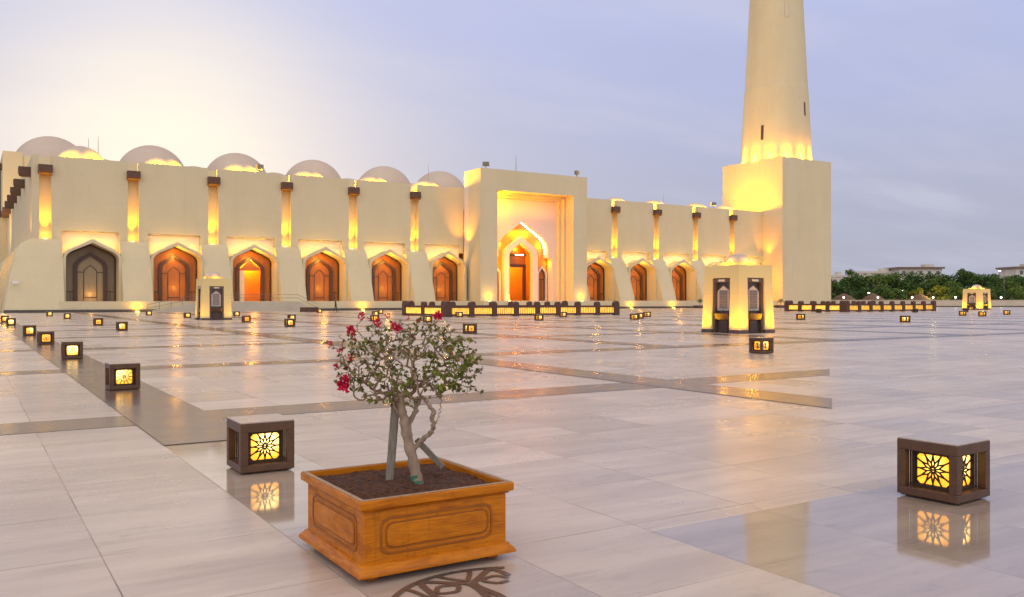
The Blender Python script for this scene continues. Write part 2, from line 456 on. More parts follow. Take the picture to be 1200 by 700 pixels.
# medallion inlay in the crossing of the nearest bands
def medallion(cx, cy, Rr):
    mb = MB(); z = .005; seen = 0
    def strip(pts, w):
        nonlocal z
        z += .00003
        pts = [Vector((p[0], p[1], 0)) for p in pts]
        L, Q = [], []
        for i, p in enumerate(pts):
            t = (pts[min(i + 1, len(pts) - 1)] - pts[max(i - 1, 0)]).normalized(); s_ = Vector((-t.y, t.x, 0)) * w / 2
            L.append(mb.v((p.x + s_.x, p.y + s_.y, z))); Q.append(mb.v((p.x - s_.x, p.y - s_.y, z)))
        for i in range(len(pts) - 1):
            if max(q_.co.x for q_ in (Q[i], Q[i + 1], L[i + 1], L[i])) < .635 * Q[i].co.y and Q[i].co.x < 2.74: mb.face([Q[i], Q[i + 1], L[i + 1], L[i]])
    P = lambda r, a: (cx + Rr * r * math.cos(a), cy + Rr * r * math.sin(a))
    strip([P(1, 2 * math.pi * i / 72) for i in range(73)], .036)
    N = 8
    for k in range(N):
        a = 2 * math.pi * k / N + R(22.5)
        h = math.pi / N
        # petal with a small diamond at its tip, and leaf curves between petals
        for sgn in (-1, 1):
            strip([P(.10 + .55 * u, a + sgn * h * .95 * math.sin(u * math.pi * .62)) for u in [i / 10 for i in range(11)]], .045)
            strip([P(.65 + .33 * u, a + sgn * h * (.88 - .88 * u) * (1 - .2 * math.sin(u * math.pi))) for u in [i / 8 for i in range(9)]], .040)
            strip([P(.55 + .22 * u, a + sgn * h * .5 * math.sin(u * math.pi)) for u in [i / 6 for i in range(7)]], .03)
            strip([P(.70 + .29 * u, a + h + sgn * h * .42 * math.sin(u * math.pi * .5)) for u in [i / 8 for i in range(9)]], .030)
    return mb.build('medallion_inlay', M['inlay'])
tag(medallion(2.40, 3.83, .62), kind='structure')

# ================================================================== MOSQUE
WARM = (1, .56, .05); YEL = (1, .45, .004); ORG = (1, .36, .02)
mosque = thing('mosque', 'long cream mosque with lit arched bays, tall square portico and pale roof domes', 'mosque', (0, 0, 0))
def mp(mb, name, m, parent=None, **kw): return mb.build(name, M[m], parent or mosque, **kw)
SL = [8.3 + 10.08 * k for k in range(6)]; SR = [98.3 + 9.9 * k for k in range(4)]
XL, XR = 6.9, 136.9
PXL, PXR = 67.3, 87.94
NICH = [(s + 1.8, s + 8.4) for s in SL[:5]] + [(60.5, 66.8)] + [(s - 8.2, s - 1.6) for s in SR] + [(SR[3] + 1.8, SR[3] + 8.2)]
ZP, ZT, ZN, ZB, YW, YB, ZS = 1.35, 19.4, 10.2, 9.1, 121.0, 117.0, 17.95
# main mass, with rooms left free behind bays and portico
mb = MB(); mb.box(XL + .35, XR, 131, 200, 0, 18.0); mb.box(XL + .35, 68.0, 125, 131, 0, 18.0); mb.box(87.4, XR, 125, 131, 0, 18.0)
mp(mb, 'core', 'wall')
mb = MB(); mb.box(XL + .36, PXL + .2, 122.3, 125, 17.4, 17.97); mb.box(PXR - .2, XR - .01, 122.3, 125, 17.4, 17.97)
mp(mb, 'roof_slab', 'wall')
mp(MB().box(5.9, 116, 200.01, 262, 0, 29.05), 'rear_hall', 'wall')
mp(MB().box(5.9, 116, 190, 191, 18.01, 29.15), 'hall_parapet', 'wall'); mp(MB().box(5.9, 6.9, 191.001, 262, 18.01, 29.6), 'hall_parapet', 'wall')
mp(MB().box(6.9, 116, 191.001, 200, 18.01, 28.9), 'hall_roof', 'wall')
mp(MB().box(5.9, 9.2, 189.6, 189.999, 18.01, 29.75), 'hall_pier', 'wall')
# slot backs
for s in SL + SR: mp(MB().box(max(s - 1.75, XL + .36), s + 1.75, 122.0, 122.3, 8.9, ZS), 'slot_back', 'wall')
# upper wall panels, notched over the arched bays
def panel(x0, x1, nich):
    if nich:
        poly = [(x0, ZB - .1), (nich[0], ZB - .1), (nich[0], ZN), (nich[1], ZN), (nich[1], ZB - .1), (x1, ZB - .1), (x1, ZT), (x0, ZT)]
        if nich[1] > x1 - .05: poly = [(x0, ZB - .1), (nich[0], ZB - .1), (nich[0], ZN), (x1, ZN), (x1, ZT), (x0, ZT)]
    else: poly = [(x0, ZB - .1), (x1, ZB - .1), (x1, ZT), (x0, ZT)]
    mp(MB().prism(poly, YW, YW + .998), 'wall_panel', 'wall')
HW = .66
panel(XL + .352, SL[0] - HW, None)
for k in range(5): panel(SL[k] + HW, SL[k + 1] - HW, NICH[k])
panel(SL[5] + HW, PXL - .003, NICH[5])
panel(PXR + .003, SR[0] - HW, NICH[6])
for k in range(3): panel(SR[k] + HW, SR[k + 1] - HW, NICH[7 + k])
panel(SR[3] + HW, XR - .1, NICH[10])
# side wall with its own battered foot
mp(MB().box(XL, XL + .35, YW, 200, ZB, ZT), 'side_wall', 'wall')
def flare(u, nn): return (1 - u) ** nn          # u = height fraction; 1 at ground, 0 at top
def buttress(x0, x1, corner=False):
    rings = []
    K = 14
    for i in range(K + 1):
        u = i / K
        gy = 1 - (1 - (1 - u) ** 1.15) ** .74 if False else None
        # invert h = 1-(1-t)^n : t = 1-(1-h)^(1/n)
        ty = 1 - (1 - u) ** (1 / 1.5)
        tx = 1 - (1 - u) ** (1 / 2.9)
        yf = YB + (YW - .004 - YB) * ty
        xa = (3.8 + (XL - 3.8) * tx) if corner else x0
        rings.append([(xa, yf, ZB * u), (x1, yf, ZB * u), (x1, YW + .999, ZB * u), (xa, YW + .999, ZB * u)])
    return mp(MB().loft(rings), 'buttress', 'wall', smooth=True, angle=30)
buttress(XL, NICH[0][0], True)
for k in range(5): buttress(NICH[k][1], NICH[k + 1][0])
buttress(PXR + .2, NICH[6][0])
for k in range(6, 10): buttress(NICH[k][1], NICH[k + 1][0])
# battered feet of the side wall, with lit gaps between
for a, b in ((122.01, 124.5), (131.5, 135), (142, 145.5), (152.5, 156), (163, 200)):
    rings = []
    for i in range(13):
        u = i / 12; tx = 1 - (1 - u) ** (1 / 2.9)
        xa = 3.8 + (XL - .003 - 3.8) * tx
        rings.append([(xa, a, ZB * u), (XL + .3, a, ZB * u), (XL + .3, b, ZB * u), (xa, b, ZB * u)])
    mp(MB().loft(rings), 'buttress', 'wall', smooth=True, angle=30)
mp(MB().box(XL + .1, XL + .3, 124.5, 163, 0, ZB), 'side_recess', 'wall')
# plinth and skirting
mb = MB(); mb.box(9.6, PXL - .6, YB + .12, 122.3, 0, ZP); mb.box(PXR + .6, XR - .1, YB + .12, 122.3, 0, ZP)
mp(mb, 'plinth', 'wall')
mb = MB(); mb.box(66.6, 88.6, 113.4, 126, 0, ZP - .004)
for i in range(4): mb.box(70.6, 84.9, 113.4 - .42 * (i + 1), 113.4 - .42 * i, 0, ZP - .28 * (i + 1))
mp(mb, 'portico_plinth', 'wall')
mb = MB(); mb.box(3.72, 66.6, YB - .09, YB + .118, 0, .34); mb.box(88.6, XR - .1, YB - .09, YB + .118, 0, .34); mb.box(66.52, 70.6, 113.3, 113.396, 0, .34); mb.box(84.9, 88.68, 113.3, 113.396, 0, .34)
mb.box(66.5, 66.59, 113.4, 116.9, 0, .34)
mp(mb, 'skirting', 'skirt')
# timber spouts
def spout(x, y, ang, long=1.9):
    mb = MB()
    w, h = .78, 1.15
    # profile along length: square back, rounded lower nose
    prof = [(0, 0), (long - .35, 0), (long - .1, .14), (long, .45), (long, h), (0, h)]
    rings = [[Vector((sx, -a, b)) for a, b in prof] for sx in (-w, w)]
    rot = Matrix.Rotation(ang, 3, 'Z')
    mb.loft([[rot @ v_ for v_ in r] for r in rings])
    o = mp(mb, 'spout', 'spout', loc=(x, y, 17.05), bevel=.05)
    return o
for s in SL + SR: spout(s, YW + .98, 0, 1.75)
spout(5.9, 193.5, R(-90), 2.2).location.z = 26.6
for y in (124.4, 137.6, 147.8, 159.2, 169.4, 180.5, 189): spout(XL, y, R(-90), 1.35)
# bays: back wall, free-standing pointed arch, vault and door
def bay(k, x0, x1):
    cx = (x0 + x1) / 2; w = (x1 - x0) / 2 - .003
    unlit, openb = (k == 0), (k == 2)
    za = 8.72 if k < 6 else 8.6
    hw = w - .30
    inn = arch(cx, hw, 6.55, za - .05, ZP + .002); out = arch(cx, w, 6.55, za + .42, ZP + .002)
    mp(MB().ring(out, inn, 119.0, 119.38), 'arch_frame', 'wall')
    mp(MB().ring(arch(cx, hw + .22, 6.55, za + .18, ZP + .002), inn, 119.384, 121.6), 'arch_vault', 'wall')
    # back wall of the recess round the vault
    bo = inn
    poly = [(x1, ZP), (x1, ZN + .3), (x0, ZN + .3), (x0, ZP)] + bo[::-1]
    mp(MB().prism(poly, 121.602, 121.998), 'niche_wall', 'niche')
    mp(MB().box(x0 + .01, x1 - .01, YW + .01, 121.6, ZN + .002, ZN + .3), 'niche_soffit', 'niche')
    # door set inside
    d0 = thing_part('door', cx)
    oin = arch(cx, 1.48, 5.5, 7.15, ZP + .002); oo = arch(cx, 1.95, 5.6, 7.62, ZP + .002)
    band = 'screen' if unlit else 'doorwood'
    outer = arch(cx, hw - .01, 6.55, za - .06, ZP + .002)
    dm = MB().ring(outer, oin, 121.62, 121.8).build('door_surround', M[band], mosque)
    MB().ring(oo, oin, 121.35, 121.617).build('dark_arch', M['darkwood'], dm)
    MB().ring(outer, arch(cx, hw - .2, 6.5, za - .3, ZP + .002), 121.45, 121.616).build('dark_edge', M['darkwood'], dm)
    if not openb:
        lm = 'screenpale' if unlit else 'doorwood'
        MB().prism(oin, 121.7, 121.78).build('door_panel', M[lm], dm)
        MB().ring(arch(cx, .78, 5.0, 5.98, 1.9), arch(cx, .70, 4.98, 5.88, 1.9), 121.62, 121.697).build('leaf_moulding', M['darkwood'], dm)
        for q_ in ((cx - 1.46, cx - .80, 121.64, 121.696, 5.0, 5.1), (cx + .80, cx + 1.46, 121.64, 121.696, 5.0, 5.1), (cx - .8, cx + .8, 121.645, 121.697, 1.78, 1.9),
                   (cx - .80, cx - .74, 121.642, 121.696, 1.4, 1.78), (cx + .74, cx + .80, 121.642, 121.696, 1.4, 1.78)):
            MB().box(*q_).build('rail', M['darkwood'], dm)
        for sx in (-1, 1):
            xa = cx + sx * 1.96
            MB().box(min(xa, xa + sx * .75), max(xa, xa + sx * .75), 121.56, 121.612, 2.55, 2.65).build('side_rail', M['darkwood'], dm)
            MB().box(cx + sx * 2.3 - .03, cx + sx * 2.3 + .03, 121.565, 121.613, 1.36, 2.549).build('side_rail', M['darkwood'], dm)
    else:
        # one leaf folded in, the lit lobby beyond
        MB().box(cx - 1.47, cx - .75, 121.66, 121.74, ZP, 5.6).build('door_leaf', M['paleleaf'], dm)
        MB().prism([(cx - 1.46, 5.62), (cx + 1.46, 5.62), (cx + 1.46, 5.75), (cx, 7.1), (cx - 1.46, 5.75)], 121.66, 121.74).build('fanlight', M['doorwood'], dm)
        mb = MB(); mb.box(cx - 3, cx + 3, 124.7, 124.9, ZP, 8); mb.box(cx - 3, cx - 2.9, 122.0, 124.7, ZP, 8); mb.box(cx + 2.9, cx + 3, 122.0, 124.7, ZP, 8); mb.box(cx - 3, cx + 3, 122.0, 124.9, 8, 8.1)
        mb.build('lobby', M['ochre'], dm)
        MB().box(cx - .55, cx - .2, 124.2, 124.6, 1.9, 2.7).build('lobby_box', M['darkwood'], dm)
        light('lobby_light', 'POINT', (cx + .4, 123.3, 6.9), 2200, ORG, shadow_soft_size=.3)
    # lamps
    if not unlit:
        light('bay_light', 'POINT', (cx, 119.9, 7.3), 340 if k < 6 else 260, (1, .46, .05), shadow_soft_size=.15)
        light('bay_light', 'POINT', (cx + .3, 120.2, 3.2), 100, (1, .46, .05), shadow_soft_size=.15)
    else:
        light('bay_light', 'POINT', (cx, 121.0, 2.2), 40, (1, .5, .12), shadow_soft_size=.15)
    ang = math.atan2(.45 * (za - 6.55), .68 * hw)
    for sx in (-1, 1):
        l = light('cove_light', 'AREA', (cx + sx * hw * .5, 120.35, (6.55 + za) / 2 + .56), 95, (1, .52, .02), shape='RECTANGLE', size=3.0, size_y=.08)
        nrm = Vector((sx * math.sin(ang) * .75, .62, math.cos(ang) * .75)).normalized()
        tdir = Vector((sx * math.cos(ang), 0, -math.sin(ang)))
        zax = -nrm; xax = (tdir - zax * tdir.dot(zax)).normalized(); yax = zax.cross(xax)
        l.rotation_euler = Matrix((xax, yax, zax)).transposed().to_euler()
        light('cove_light', 'POINT', (cx + sx * (hw + .12), 120.6, 6.9), 45, YEL, shadow_soft_size=.08)
def thing_part(name, cx): return None
for k, (a, b) in enumerate(NICH): bay(k, a, b)
# slot uplights and foot uplights
def uplight(x, y, z, s=.16):
    mb = MB(); mb.lathe([(s, 0), (s * 1.1, .05), (s * .8, .09)], seg=10)
    return mp(mb, 'uplight', 'bulby', loc=(x, y, z))
for s in SL + SR:
    uplight(s, YW + .45, ZB + .002, .2)
    light('slot_light', 'SPOT', (s, YW + .35, ZB + .25), 5200, (1, .40, .0), aim=(s, YW + .66, 17.2), spot_size=R(50), spot_blend=.8, shadow_soft_size=.12)
    light('slot_light', 'POINT', (s, YW + .4, ZB + .6), 34, (1, .52, .0), shadow_soft_size=.15)
for x in (SL[1] - .2, SL[4] - .2, SR[0] + .3, SR[1] + .3, SR[2] + .3):
    uplight(x, YB - .35, .01, .2)
    light('foot_light', 'SPOT', (x, YB - .42, .12), 260, YEL, aim=(x, YB + .5, 3.2), spot_size=R(150), spot_blend=1.0, shadow_soft_size=.12)
    light('foot_light', 'POINT', (x, YB - .45, .5), 60, YEL, shadow_soft_size=.1)
for x in (68.7, 86.6, 75.35):
    y = 115.1 if x != 75.35 else 119.9
    uplight(x, y, ZP, .2)
    light('foot_light', 'SPOT', (x, y - .05, ZP + .12), 300 if y < 116 else 120, YEL, aim=(x, y + .6, 5.0), spot_size=R(150), spot_blend=1.0, shadow_soft_size=.12)
    light('foot_light', 'POINT', (x, y - .1, ZP + .6), 50, YEL, shadow_soft_size=.1)
# side glow
for y in (128, 138.7, 149, 159.7):
    light('side_light', 'POINT', (4.9, y, 6.6), 260, (1, .5, .08), shadow_soft_size=.3)
light('side_light', 'SPOT', (5.2, 122.9, 9.2), 500, YEL, aim=(6.9, 124.5, 14), spot_size=R(100), spot_blend=.9, shadow_soft_size=.2)
light('side_light', 'SPOT', (1.5, 176, 10), 9000, (1, .55, .15), aim=(5, 190, 22), spot_size=R(100), spot_blend=.9, shadow_soft_size=.5)
# domes
def dome(x, y, r, zc, m='dome', zb=-1.0):
    K = 12; prof = [(r * 1.0, zb), (r, 0)] + [(r * math.cos(math.pi / 2 * i / K), r * math.sin(math.pi / 2 * i / K)) for i in range(1, K)] + [(.06, r)]
    return mp(MB().lathe(prof, seg=48), 'dome', m, loc=(x, y, zc), smooth=True, angle=60)
for x in (10.7, 24.7, 37.8, 50.9, 64.2, 75.5): dome(x * 1.414, 205, 7.4, 28.35, zb=-.5)
for x in (17.6, 31.2, 44.3, 57.5, 69.9): dome(x * 1.55, 226, 7.0, 28.0, zb=-.5)
for k, (x, zt) in enumerate([(12.7, 21.9), (22.95, 21.4), (33.5, 21.45), (43.5, 21.15), (54, 21.1), (63.2, 21.05), (102.6, 20.8), (112.2, 20.9), (123.2, 21.0), (131.4, 21.1)]):
    dome(x, 126.4, 3.35, zt - 3.35 - .15)
    for dx_ in (-2.2, 2.2): light('dome_light', 'POINT', (x + dx_, 122.75, 19.3), 2400, (1, .50, .0), shadow_soft_size=.1)
# portico
ZPT, ZPO = 22.0, 18.74
def portal(x0, x1, zt, o0, o1, zo, y0, y1, name, m='wall'):
    return mp(MB().prism([(x0, ZP - .01), (o0, ZP - .01), (o0, zo), (o1, zo), (o1, ZP - .01), (x1, ZP - .01), (x1, zt), (x0, zt)], y0, y1), name, m)
por = portal(PXL, PXR, ZPT, 70.37, 85.1, ZPO, 115.5, 117.6, 'portico')
portal(PXL + .01, PXR - .01, ZPT - .01, 70.72, 84.72, ZPO - .4, 117.602, 118.5, 'portico_step')
portal(PXL + .01, PXR - .01, ZPT - .01, 71.12, 84.32, ZPO - .75, 118.502, 119.3, 'portico_step')
CXP = 77.74
big = arch(CXP, 4.9, 9.5, 14.55, 8.55)
poly = [(PXL + .02, ZP), (CXP - 5.75, ZP), (CXP - 5.75, 8.55)] + big[::-1] + [(CXP + 5.75, 8.55), (CXP + 5.75, ZP), (PXR - .02, ZP), (PXR - .02, ZPT - .02), (PXL + .02, ZPT - .02)]
mp(MB().prism(poly, 119.302, 120.7), 'portico_back', 'niche')
ing = arch(CXP, 2.35, 8.55, 11.05, ZP); ino = arch(CXP, 3.3, 8.6, 12.1, ZP)
sdl = arch(CXP - 4.6, .72, 5.6, 6.9, ZP); sdr = arch(CXP + 4.6, .72, 5.6, 6.9, ZP)
poly = [(PXL + .05, ZP)] + sdl[::-1] + ing[::-1] + sdr[::-1] + [(PXR - .05, ZP), (PXR - .05, 16), (PXL + .05, 16)]
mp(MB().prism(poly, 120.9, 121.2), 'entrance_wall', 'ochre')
mp(MB().ring(ino, ing, 120.0, 120.896), 'entrance_arch', 'niche')
for c in (CXP - 4.6, CXP + 4.6):
    o = mp(MB().ring(arch(c, .95, 5.65, 7.25, ZP), arch(c, .71, 5.6, 6.88, ZP), 120.6, 120.897), 'side_door', 'niche')
    MB().prism(arch(c, .70, 5.6, 6.85, ZP), 121.0, 121.08).build('door_panel', M['doorwood'], o)
    mb = MB(); mb.ring(arch(c, .70, 5.6, 6.85, ZP + .01), arch(c, .56, 5.5, 6.6, ZP + .01), 120.93, 120.998)
    mb.box(c - .55, c + .55, 120.94, 120.997, 4.9, 5.05); mb.box(c - .06, c + .06, 120.945, 120.996, ZP + .01, 4.9)
    mb.build('dark_frame', M['darkwood'], o)
# big arch cove lamps: bulbs along the soffit
mb = MB()
pts = arch(CXP, 4.78, 9.5, 14.35, 9.0)
for sx in (1,):
    path = [p for p in pts if p[0] >= CXP - .01]
    for (xa, za_), (xb, zb_) in zip(path, path[1:]):
        L = math.hypot(xb - xa, zb_ - za_); kk = max(1, int(L / .42))
        for i in range(kk):
            u = (i + .5) / kk; mb.lathe([(.05, -.08), (.13, -.03), (.13, .05), (.05, .1)], (xa + (xb - xa) * u, 120.3, za_ + (zb_ - za_) * u), 8)
mp(mb, 'cove_bulb', 'bulbw')
light('arch_light', 'AREA', (CXP, 119.9, 12.9), 420, ORG, aim=(CXP, 121.0, 11.0), shape='RECTANGLE', size=4, size_y=.3)
for sx in (-1, 1):
    light('arch_light', 'POINT', (CXP + sx * 3.9, 120.4, 10.6), 150, ORG, shadow_soft_size=.2)
    light('arch_light', 'POINT', (CXP + sx * 5.3, 120.2, 7.6), 60, YEL, shadow_soft_size=.1)
# entrance hall
mb = MB(); mb.box(70, 85.5, 127.5, 127.7, ZP, 12); mb.box(70, 70.1, 121.2, 127.5, ZP, 12); mb.box(85.4, 85.5, 121.2, 127.5, ZP, 12); mb.box(70, 85.5, 121.2, 127.7, 12, 12.1)
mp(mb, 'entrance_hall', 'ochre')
mb = MB(); mb.box(CXP - 2.34, CXP + 2.34, 122.2, 122.4, 8.9, 9.25); mb.box(CXP - 2.34, CXP + 2.34, 122.2, 122.4, 7.0, 7.5)
mb.box(CXP + 1.75, CXP + 2.34, 122.2, 122.4, ZP, 7.0); mb.box(CXP - 2.34, CXP - 1.75, 122.2, 122.4, ZP, 7.0)
fr = mp(mb, 'entrance_portal', 'darkwood')
MB().prism(arch(CXP, 2.33, 9.25, 11.0, 9.25), 122.25, 122.35).build('fanlight', M['doorwood'], fr)
MB().box(CXP - 2.3, CXP + 2.3, 122.27, 122.33, 7.5, 8.9).build('transom_panel', M['doorwood'], fr)
for i in range(5): MB().box(CXP + .2 + i * .36, CXP + .40 + i * .36, 122.14, 122.197, 9.0, 9.16).build('lamp', M['bulbw'], fr)
MB().hexa((CXP - 1.72, CXP - 1.6, 122.45, 124.1), ZP, (CXP - 1.72, CXP - 1.6, 122.45, 124.1), 6.8).build('door_leaf', M['paleleaf'], fr)
light('hall_light', 'POINT', (CXP + .8, 124.6, 9.5), 5200, (1, .40, .03), shadow_soft_size=.4)
light('hall_light', 'POINT', (CXP + .3, 121.7, 10.0), 260, (1, .40, .03), shadow_soft_size=.2)
# portico reveal floods
light('portico_light', 'AREA', (71.2, 116.4, 17.9), 1100, (1, .33, .003), aim=(85.1, 117.2, 10), shape='RECTANGLE', size=1.0, size_y=.6)
light('portico_light', 'AREA', (71.2, 116.6, 6.0), 1300, (1, .33, .003), aim=(85.1, 117.2, 8), shape='RECTANGLE', size=.8, size_y=5)
light('portico_light', 'AREA', (CXP, 116.4, 15.0), 500, (1, .33, .003), aim=(CXP, 116.8, 18.7), shape='RECTANGLE', size=10, size_y=.3)
light('portico_light', 'SPOT', (65.4, 119.0, 9.6), 2600, (1, .34, .0), aim=(67.3, 119.3, 16), spot_size=R(90), spot_blend=.9, shadow_soft_size=.2)
light('portico_light', 'SPOT', (66.4, 122.6, 18.3), 1800, YEL, aim=(67.3, 122, 21), spot_size=R(120), spot_blend=.9, shadow_soft_size=.2)
# ramps and rails before two of the bays
def ramp(x0, x1, x2, label):
    t = thing('access_ramp', label, 'ramp', (x0, 115.5, 0))
    mb = MB(); y0, y1 = -.7, 1.38
    mb.loft([[(0, y0, 0), (x1 - x0, y0, ZP - .06), (x2 - x0, y0, ZP - .06), (x2 - x0, y0, 0)], [(0, y1, 0), (x1 - x0, y1, ZP - .06), (x2 - x0, y1, ZP - .06), (x2 - x0, y1, 0)]])
    mb.build('slab', M['bwall'], t)
    for yy in (y0 + .06,):
        rl = MB(); ps = []
        L = x2 - x0; k = int(L / 1.2)
        hz = lambda x: min(1, x / (x1 - x0)) * (ZP - .06)
        for i in range(k + 1):
            x = L * i / k; rl.tube([(x, yy, hz(x)), (x, yy, hz(x) + .95)], .03, 6)
        for dz in (.5, .95):
            rl.tube([(0, yy, dz), (x1 - x0, yy, ZP - .06 + dz), (L, yy, ZP - .06 + dz)], .028, 6)
        rl.build('handrail', M['metal'], t)
    return t
ramp(19.1, 25.2, 26.0, 'sloping ramp with metal handrail before the second arched bay from the left')
ramp(40.9, 38.2, 29.0, 'ramp with metal handrail before the arched bay with the open door')

# ================================================================== MINARET
mi = thing('minaret', 'tapering round cream minaret on a square block, lit by a ring of uplights', 'minaret', (144.25, 124, 0))
MB().box(-7.45, 7.45, -8, 8, 0, 30).build('base_block', M['wall'], mi)
r_ = lambda z: 7.19 - (z - 30) * .0519
prof = [(r_(30) + .06, 30), (r_(36) + .06, 36), (r_(45.2) + .06, 45.2), (r_(45.3) + .06, 45.3), (r_(45.4) + .01, 45.42), (r_(46), 46.0)] + [(r_(z), z) for z in (52, 58, 64, 70, 74)] + [(r_(74) + 1.1, 75.5), (r_(74) + 1.1, 76.8), (r_(74) + .9, 76.8), (r_(74) - 1.2, 76.7), (r_(74) - 1.4, 82)] + [((r_(74) - 1.4) * math.cos(R(a)), 82 + (r_(74) - 1.4) * math.sin(R(a))) for a in (20, 40, 60, 75)] + [(.05, 82 + r_(74) - 1.4)]
MB().lathe(prof, seg=64).build('shaft', M['wall'], mi, smooth=True, angle=25)
# slit windows, placed by bearing round the shaft
for ang, z0, z1 in ((-117.5, 59.4, 62.3), (-83, 39.2, 42.0), (-162, 34.2, 37.2)):
    a = R(ang); rr = r_((z0 + z1) / 2) + .05
    mb = MB(); t = Vector((-math.sin(a), math.cos(a), 0)); o = Vector((math.cos(a), math.sin(a), 0))
    sl = .052
    def q(s_, z, dpt): 
        p = o * (rr - (z - (z0 + z1) / 2) * sl + dpt) + t * s_; return (p.x, p.y, z)
    mb.loft([[q(-.3, z0, .03), q(.3, z0, .03), q(.3, z1, .03), q(-.3, z1, .03)], [q(-.3, z0, -.4), q(.3, z0, -.4), q(.3, z1, -.4), q(-.3, z1, -.4)]])
    w = mb.build('slit_window', M['darkwood'] if ang != -117.5 else M['paleleaf'], mi)
    mb = MB()
    for s0, s1, za, zb in ((-.4, -.301, z0 - .1, z1 + .1), (.301, .4, z0 - .1, z1 + .1), (-.3, .3, z0 - .1, z0 - .002), (-.3, .3, z1 + .002, z1 + .1)):
        mb.loft([[q(s0, za, .07), q(s1, za, .07), q(s1, zb, .07), q(s0, zb, .07)], [q(s0, za, -.2), q(s1, za, -.2), q(s1, zb, -.2), q(s0, zb, -.2)]])
    mb.build('frame', M['wall'], w)
for i in range(14):
    a = 2 * math.pi * i / 14 + .1
    mb = MB(); mb.lathe([(.22, 0), (.24, .06), (.17, .12)], seg=10)
    ro = 7.19 + .42
    mb.build('uplight', M['bulby'], mi, loc=(ro * math.cos(a), ro * math.sin(a), 30.002))
    c0 = (144.25 + (ro - .0) * math.cos(a), 124 + ro * math.sin(a), 30.25)
    if math.sin(a) < .55 :
        light('minaret_light', 'SPOT', c0, 5200, (1, .36, .006), aim=(144.25 + 6.3 * math.cos(a), 124 + 6.3 * math.sin(a), 37), spot_size=R(80), spot_blend=.8, shadow_soft_size=.15)
        light('minaret_light', 'POINT', (c0[0], c0[1], 30.7), 560, (1, .42, .01), shadow_soft_size=.15)
for ty, tp in ((122.7, 4300), (126.2, 2900), (129.6, 2100)):
    light('tower_light', 'SPOT', (135.1, ty, 18.4), tp, (1, .29, .0), aim=(136.8, ty - .6, 23.5), spot_size=R(120), spot_blend=1.0, shadow_soft_size=.3)
light('tower_light', 'SPOT', (135.2, 119.6, 9.3), 2600, (1, .32, .0), aim=(136.8, 119.0, 17), spot_size=R(75), spot_blend=.9, shadow_soft_size=.2)
light('tower_light', 'POINT', (131.5, 117.0, 5), 2000, (1, .32, .01), shadow_soft_size=.3)

# ================================================================== ROOF FITTINGS
def floodlight(loc, rz, label):
    t = thing('floodlight', label, 'floodlight', loc, rz)
    MB().box(-.05, .05, -.05, .05, 0, .55).build('bracket', M['metal'], t)
    MB().hexa((-.55, .55, -.2, .25), .5, (-.5, .5, -.3, .2), 1.15).build('lamp_head', M['metal'], t, bevel=.04)
    return t
floodlight((68.9, 116.6, 22.0), R(-35), 'grey floodlight on the roof edge at the left end of the portico')
floodlight((86.6, 116.6, 22.0), R(30), 'grey floodlight on the roof edge at the right end of the portico')
floodlight((34.9, 121.5, 19.4), R(20), 'small grey floodlight on the parapet above the fourth bay')
floodlight((123.4, 121.5, 19.4), R(-20), 'small floodlight on the parapet between the minaret and the portico')
def antenna(x, y, z, h, label):
    t = MB().tube([(0, 0, 0), (0, 0, h * .6), (0, 0, h)], [.05, .04, .02], 6).build('antenna_pole', M['metal'], None, loc=(x, y, z))
    tag(t, label, 'antenna', 'thin poles standing on the mosque roof')
antenna(74.9, 117.2, 22, 2.9, 'thin metal pole on top of the portico, tallest there')
antenna(15.3, 130, 18, 5.9, 'thin pole beside the leftmost roof dome, the taller of a pair')
antenna(14.1, 130, 18, 5.5, 'thin pole beside the leftmost roof dome, the shorter of a pair')
antenna(118.2, 130, 18, 5.5, 'thin metal pole on the low roof between portico and minaret')
antenna(65.6, 130, 18, 6.6, 'thin pole on the roof just left of the portico')
cc = thing('security_camera', 'small white security camera on the curved corner buttress', 'camera', (4.95, 117.55, 3.55))
MB().box(-.05, .05, -.1, .9, -.05, .05).build('bracket', M['whitep'], cc)
MB().box(-.35, .3, -.35, -.1, -.14, .2).build('housing', M['whitep'], cc, bevel=.05)
MB().lathe([(.09, 0), (.09, .06)], (-.37, -.22, 0), 10).build('lens', M['window'], cc)

# ================================================================== LANTERNS
def grille_mesh(hs):
    mb = MB(); w = .0125
    def P(r, a): return Vector((r * math.cos(a), 0, r * math.sin(a)))
    def line(a, b, ww=w): mb.bar(a, b, ww, .008, (0, 1, 0))
    N = 12
    def edge(a):
        c, s_ = math.cos(a), math.sin(a); k = hs / max(abs(c), abs(s_)); return k
    for k in range(N):
        a = 2 * math.pi * k / N; h = math.pi / N
        tip, inn, hub = P(.108, a), P(.054, a + h), P(.013, a + h)
        inn2 = P(.054, a - h)
        line(hub, inn); line(inn, tip); line(inn2, tip); line(tip, P(edge(a), a))
    mb.lathe([(.014, -.006), (.014, .006)], seg=10)
    for sx in (-1, 1):
        for sz in (-1, 1):
            c = Vector((sx * hs, 0, sz * hs)); line(c + Vector((-sx * .04, 0, 0)), c + Vector((0, 0, -sz * .04)))
    for s_ in (-1, 1):
        line(Vector((s_ * hs, 0, -hs - w)), Vector((s_ * hs, 0, hs + w)), .016); line(Vector((-hs, 0, s_ * hs)), Vector((hs, 0, s_ * hs)), .016)
    rot = Matrix.Rotation(R(90), 4, 'X')
    return mb
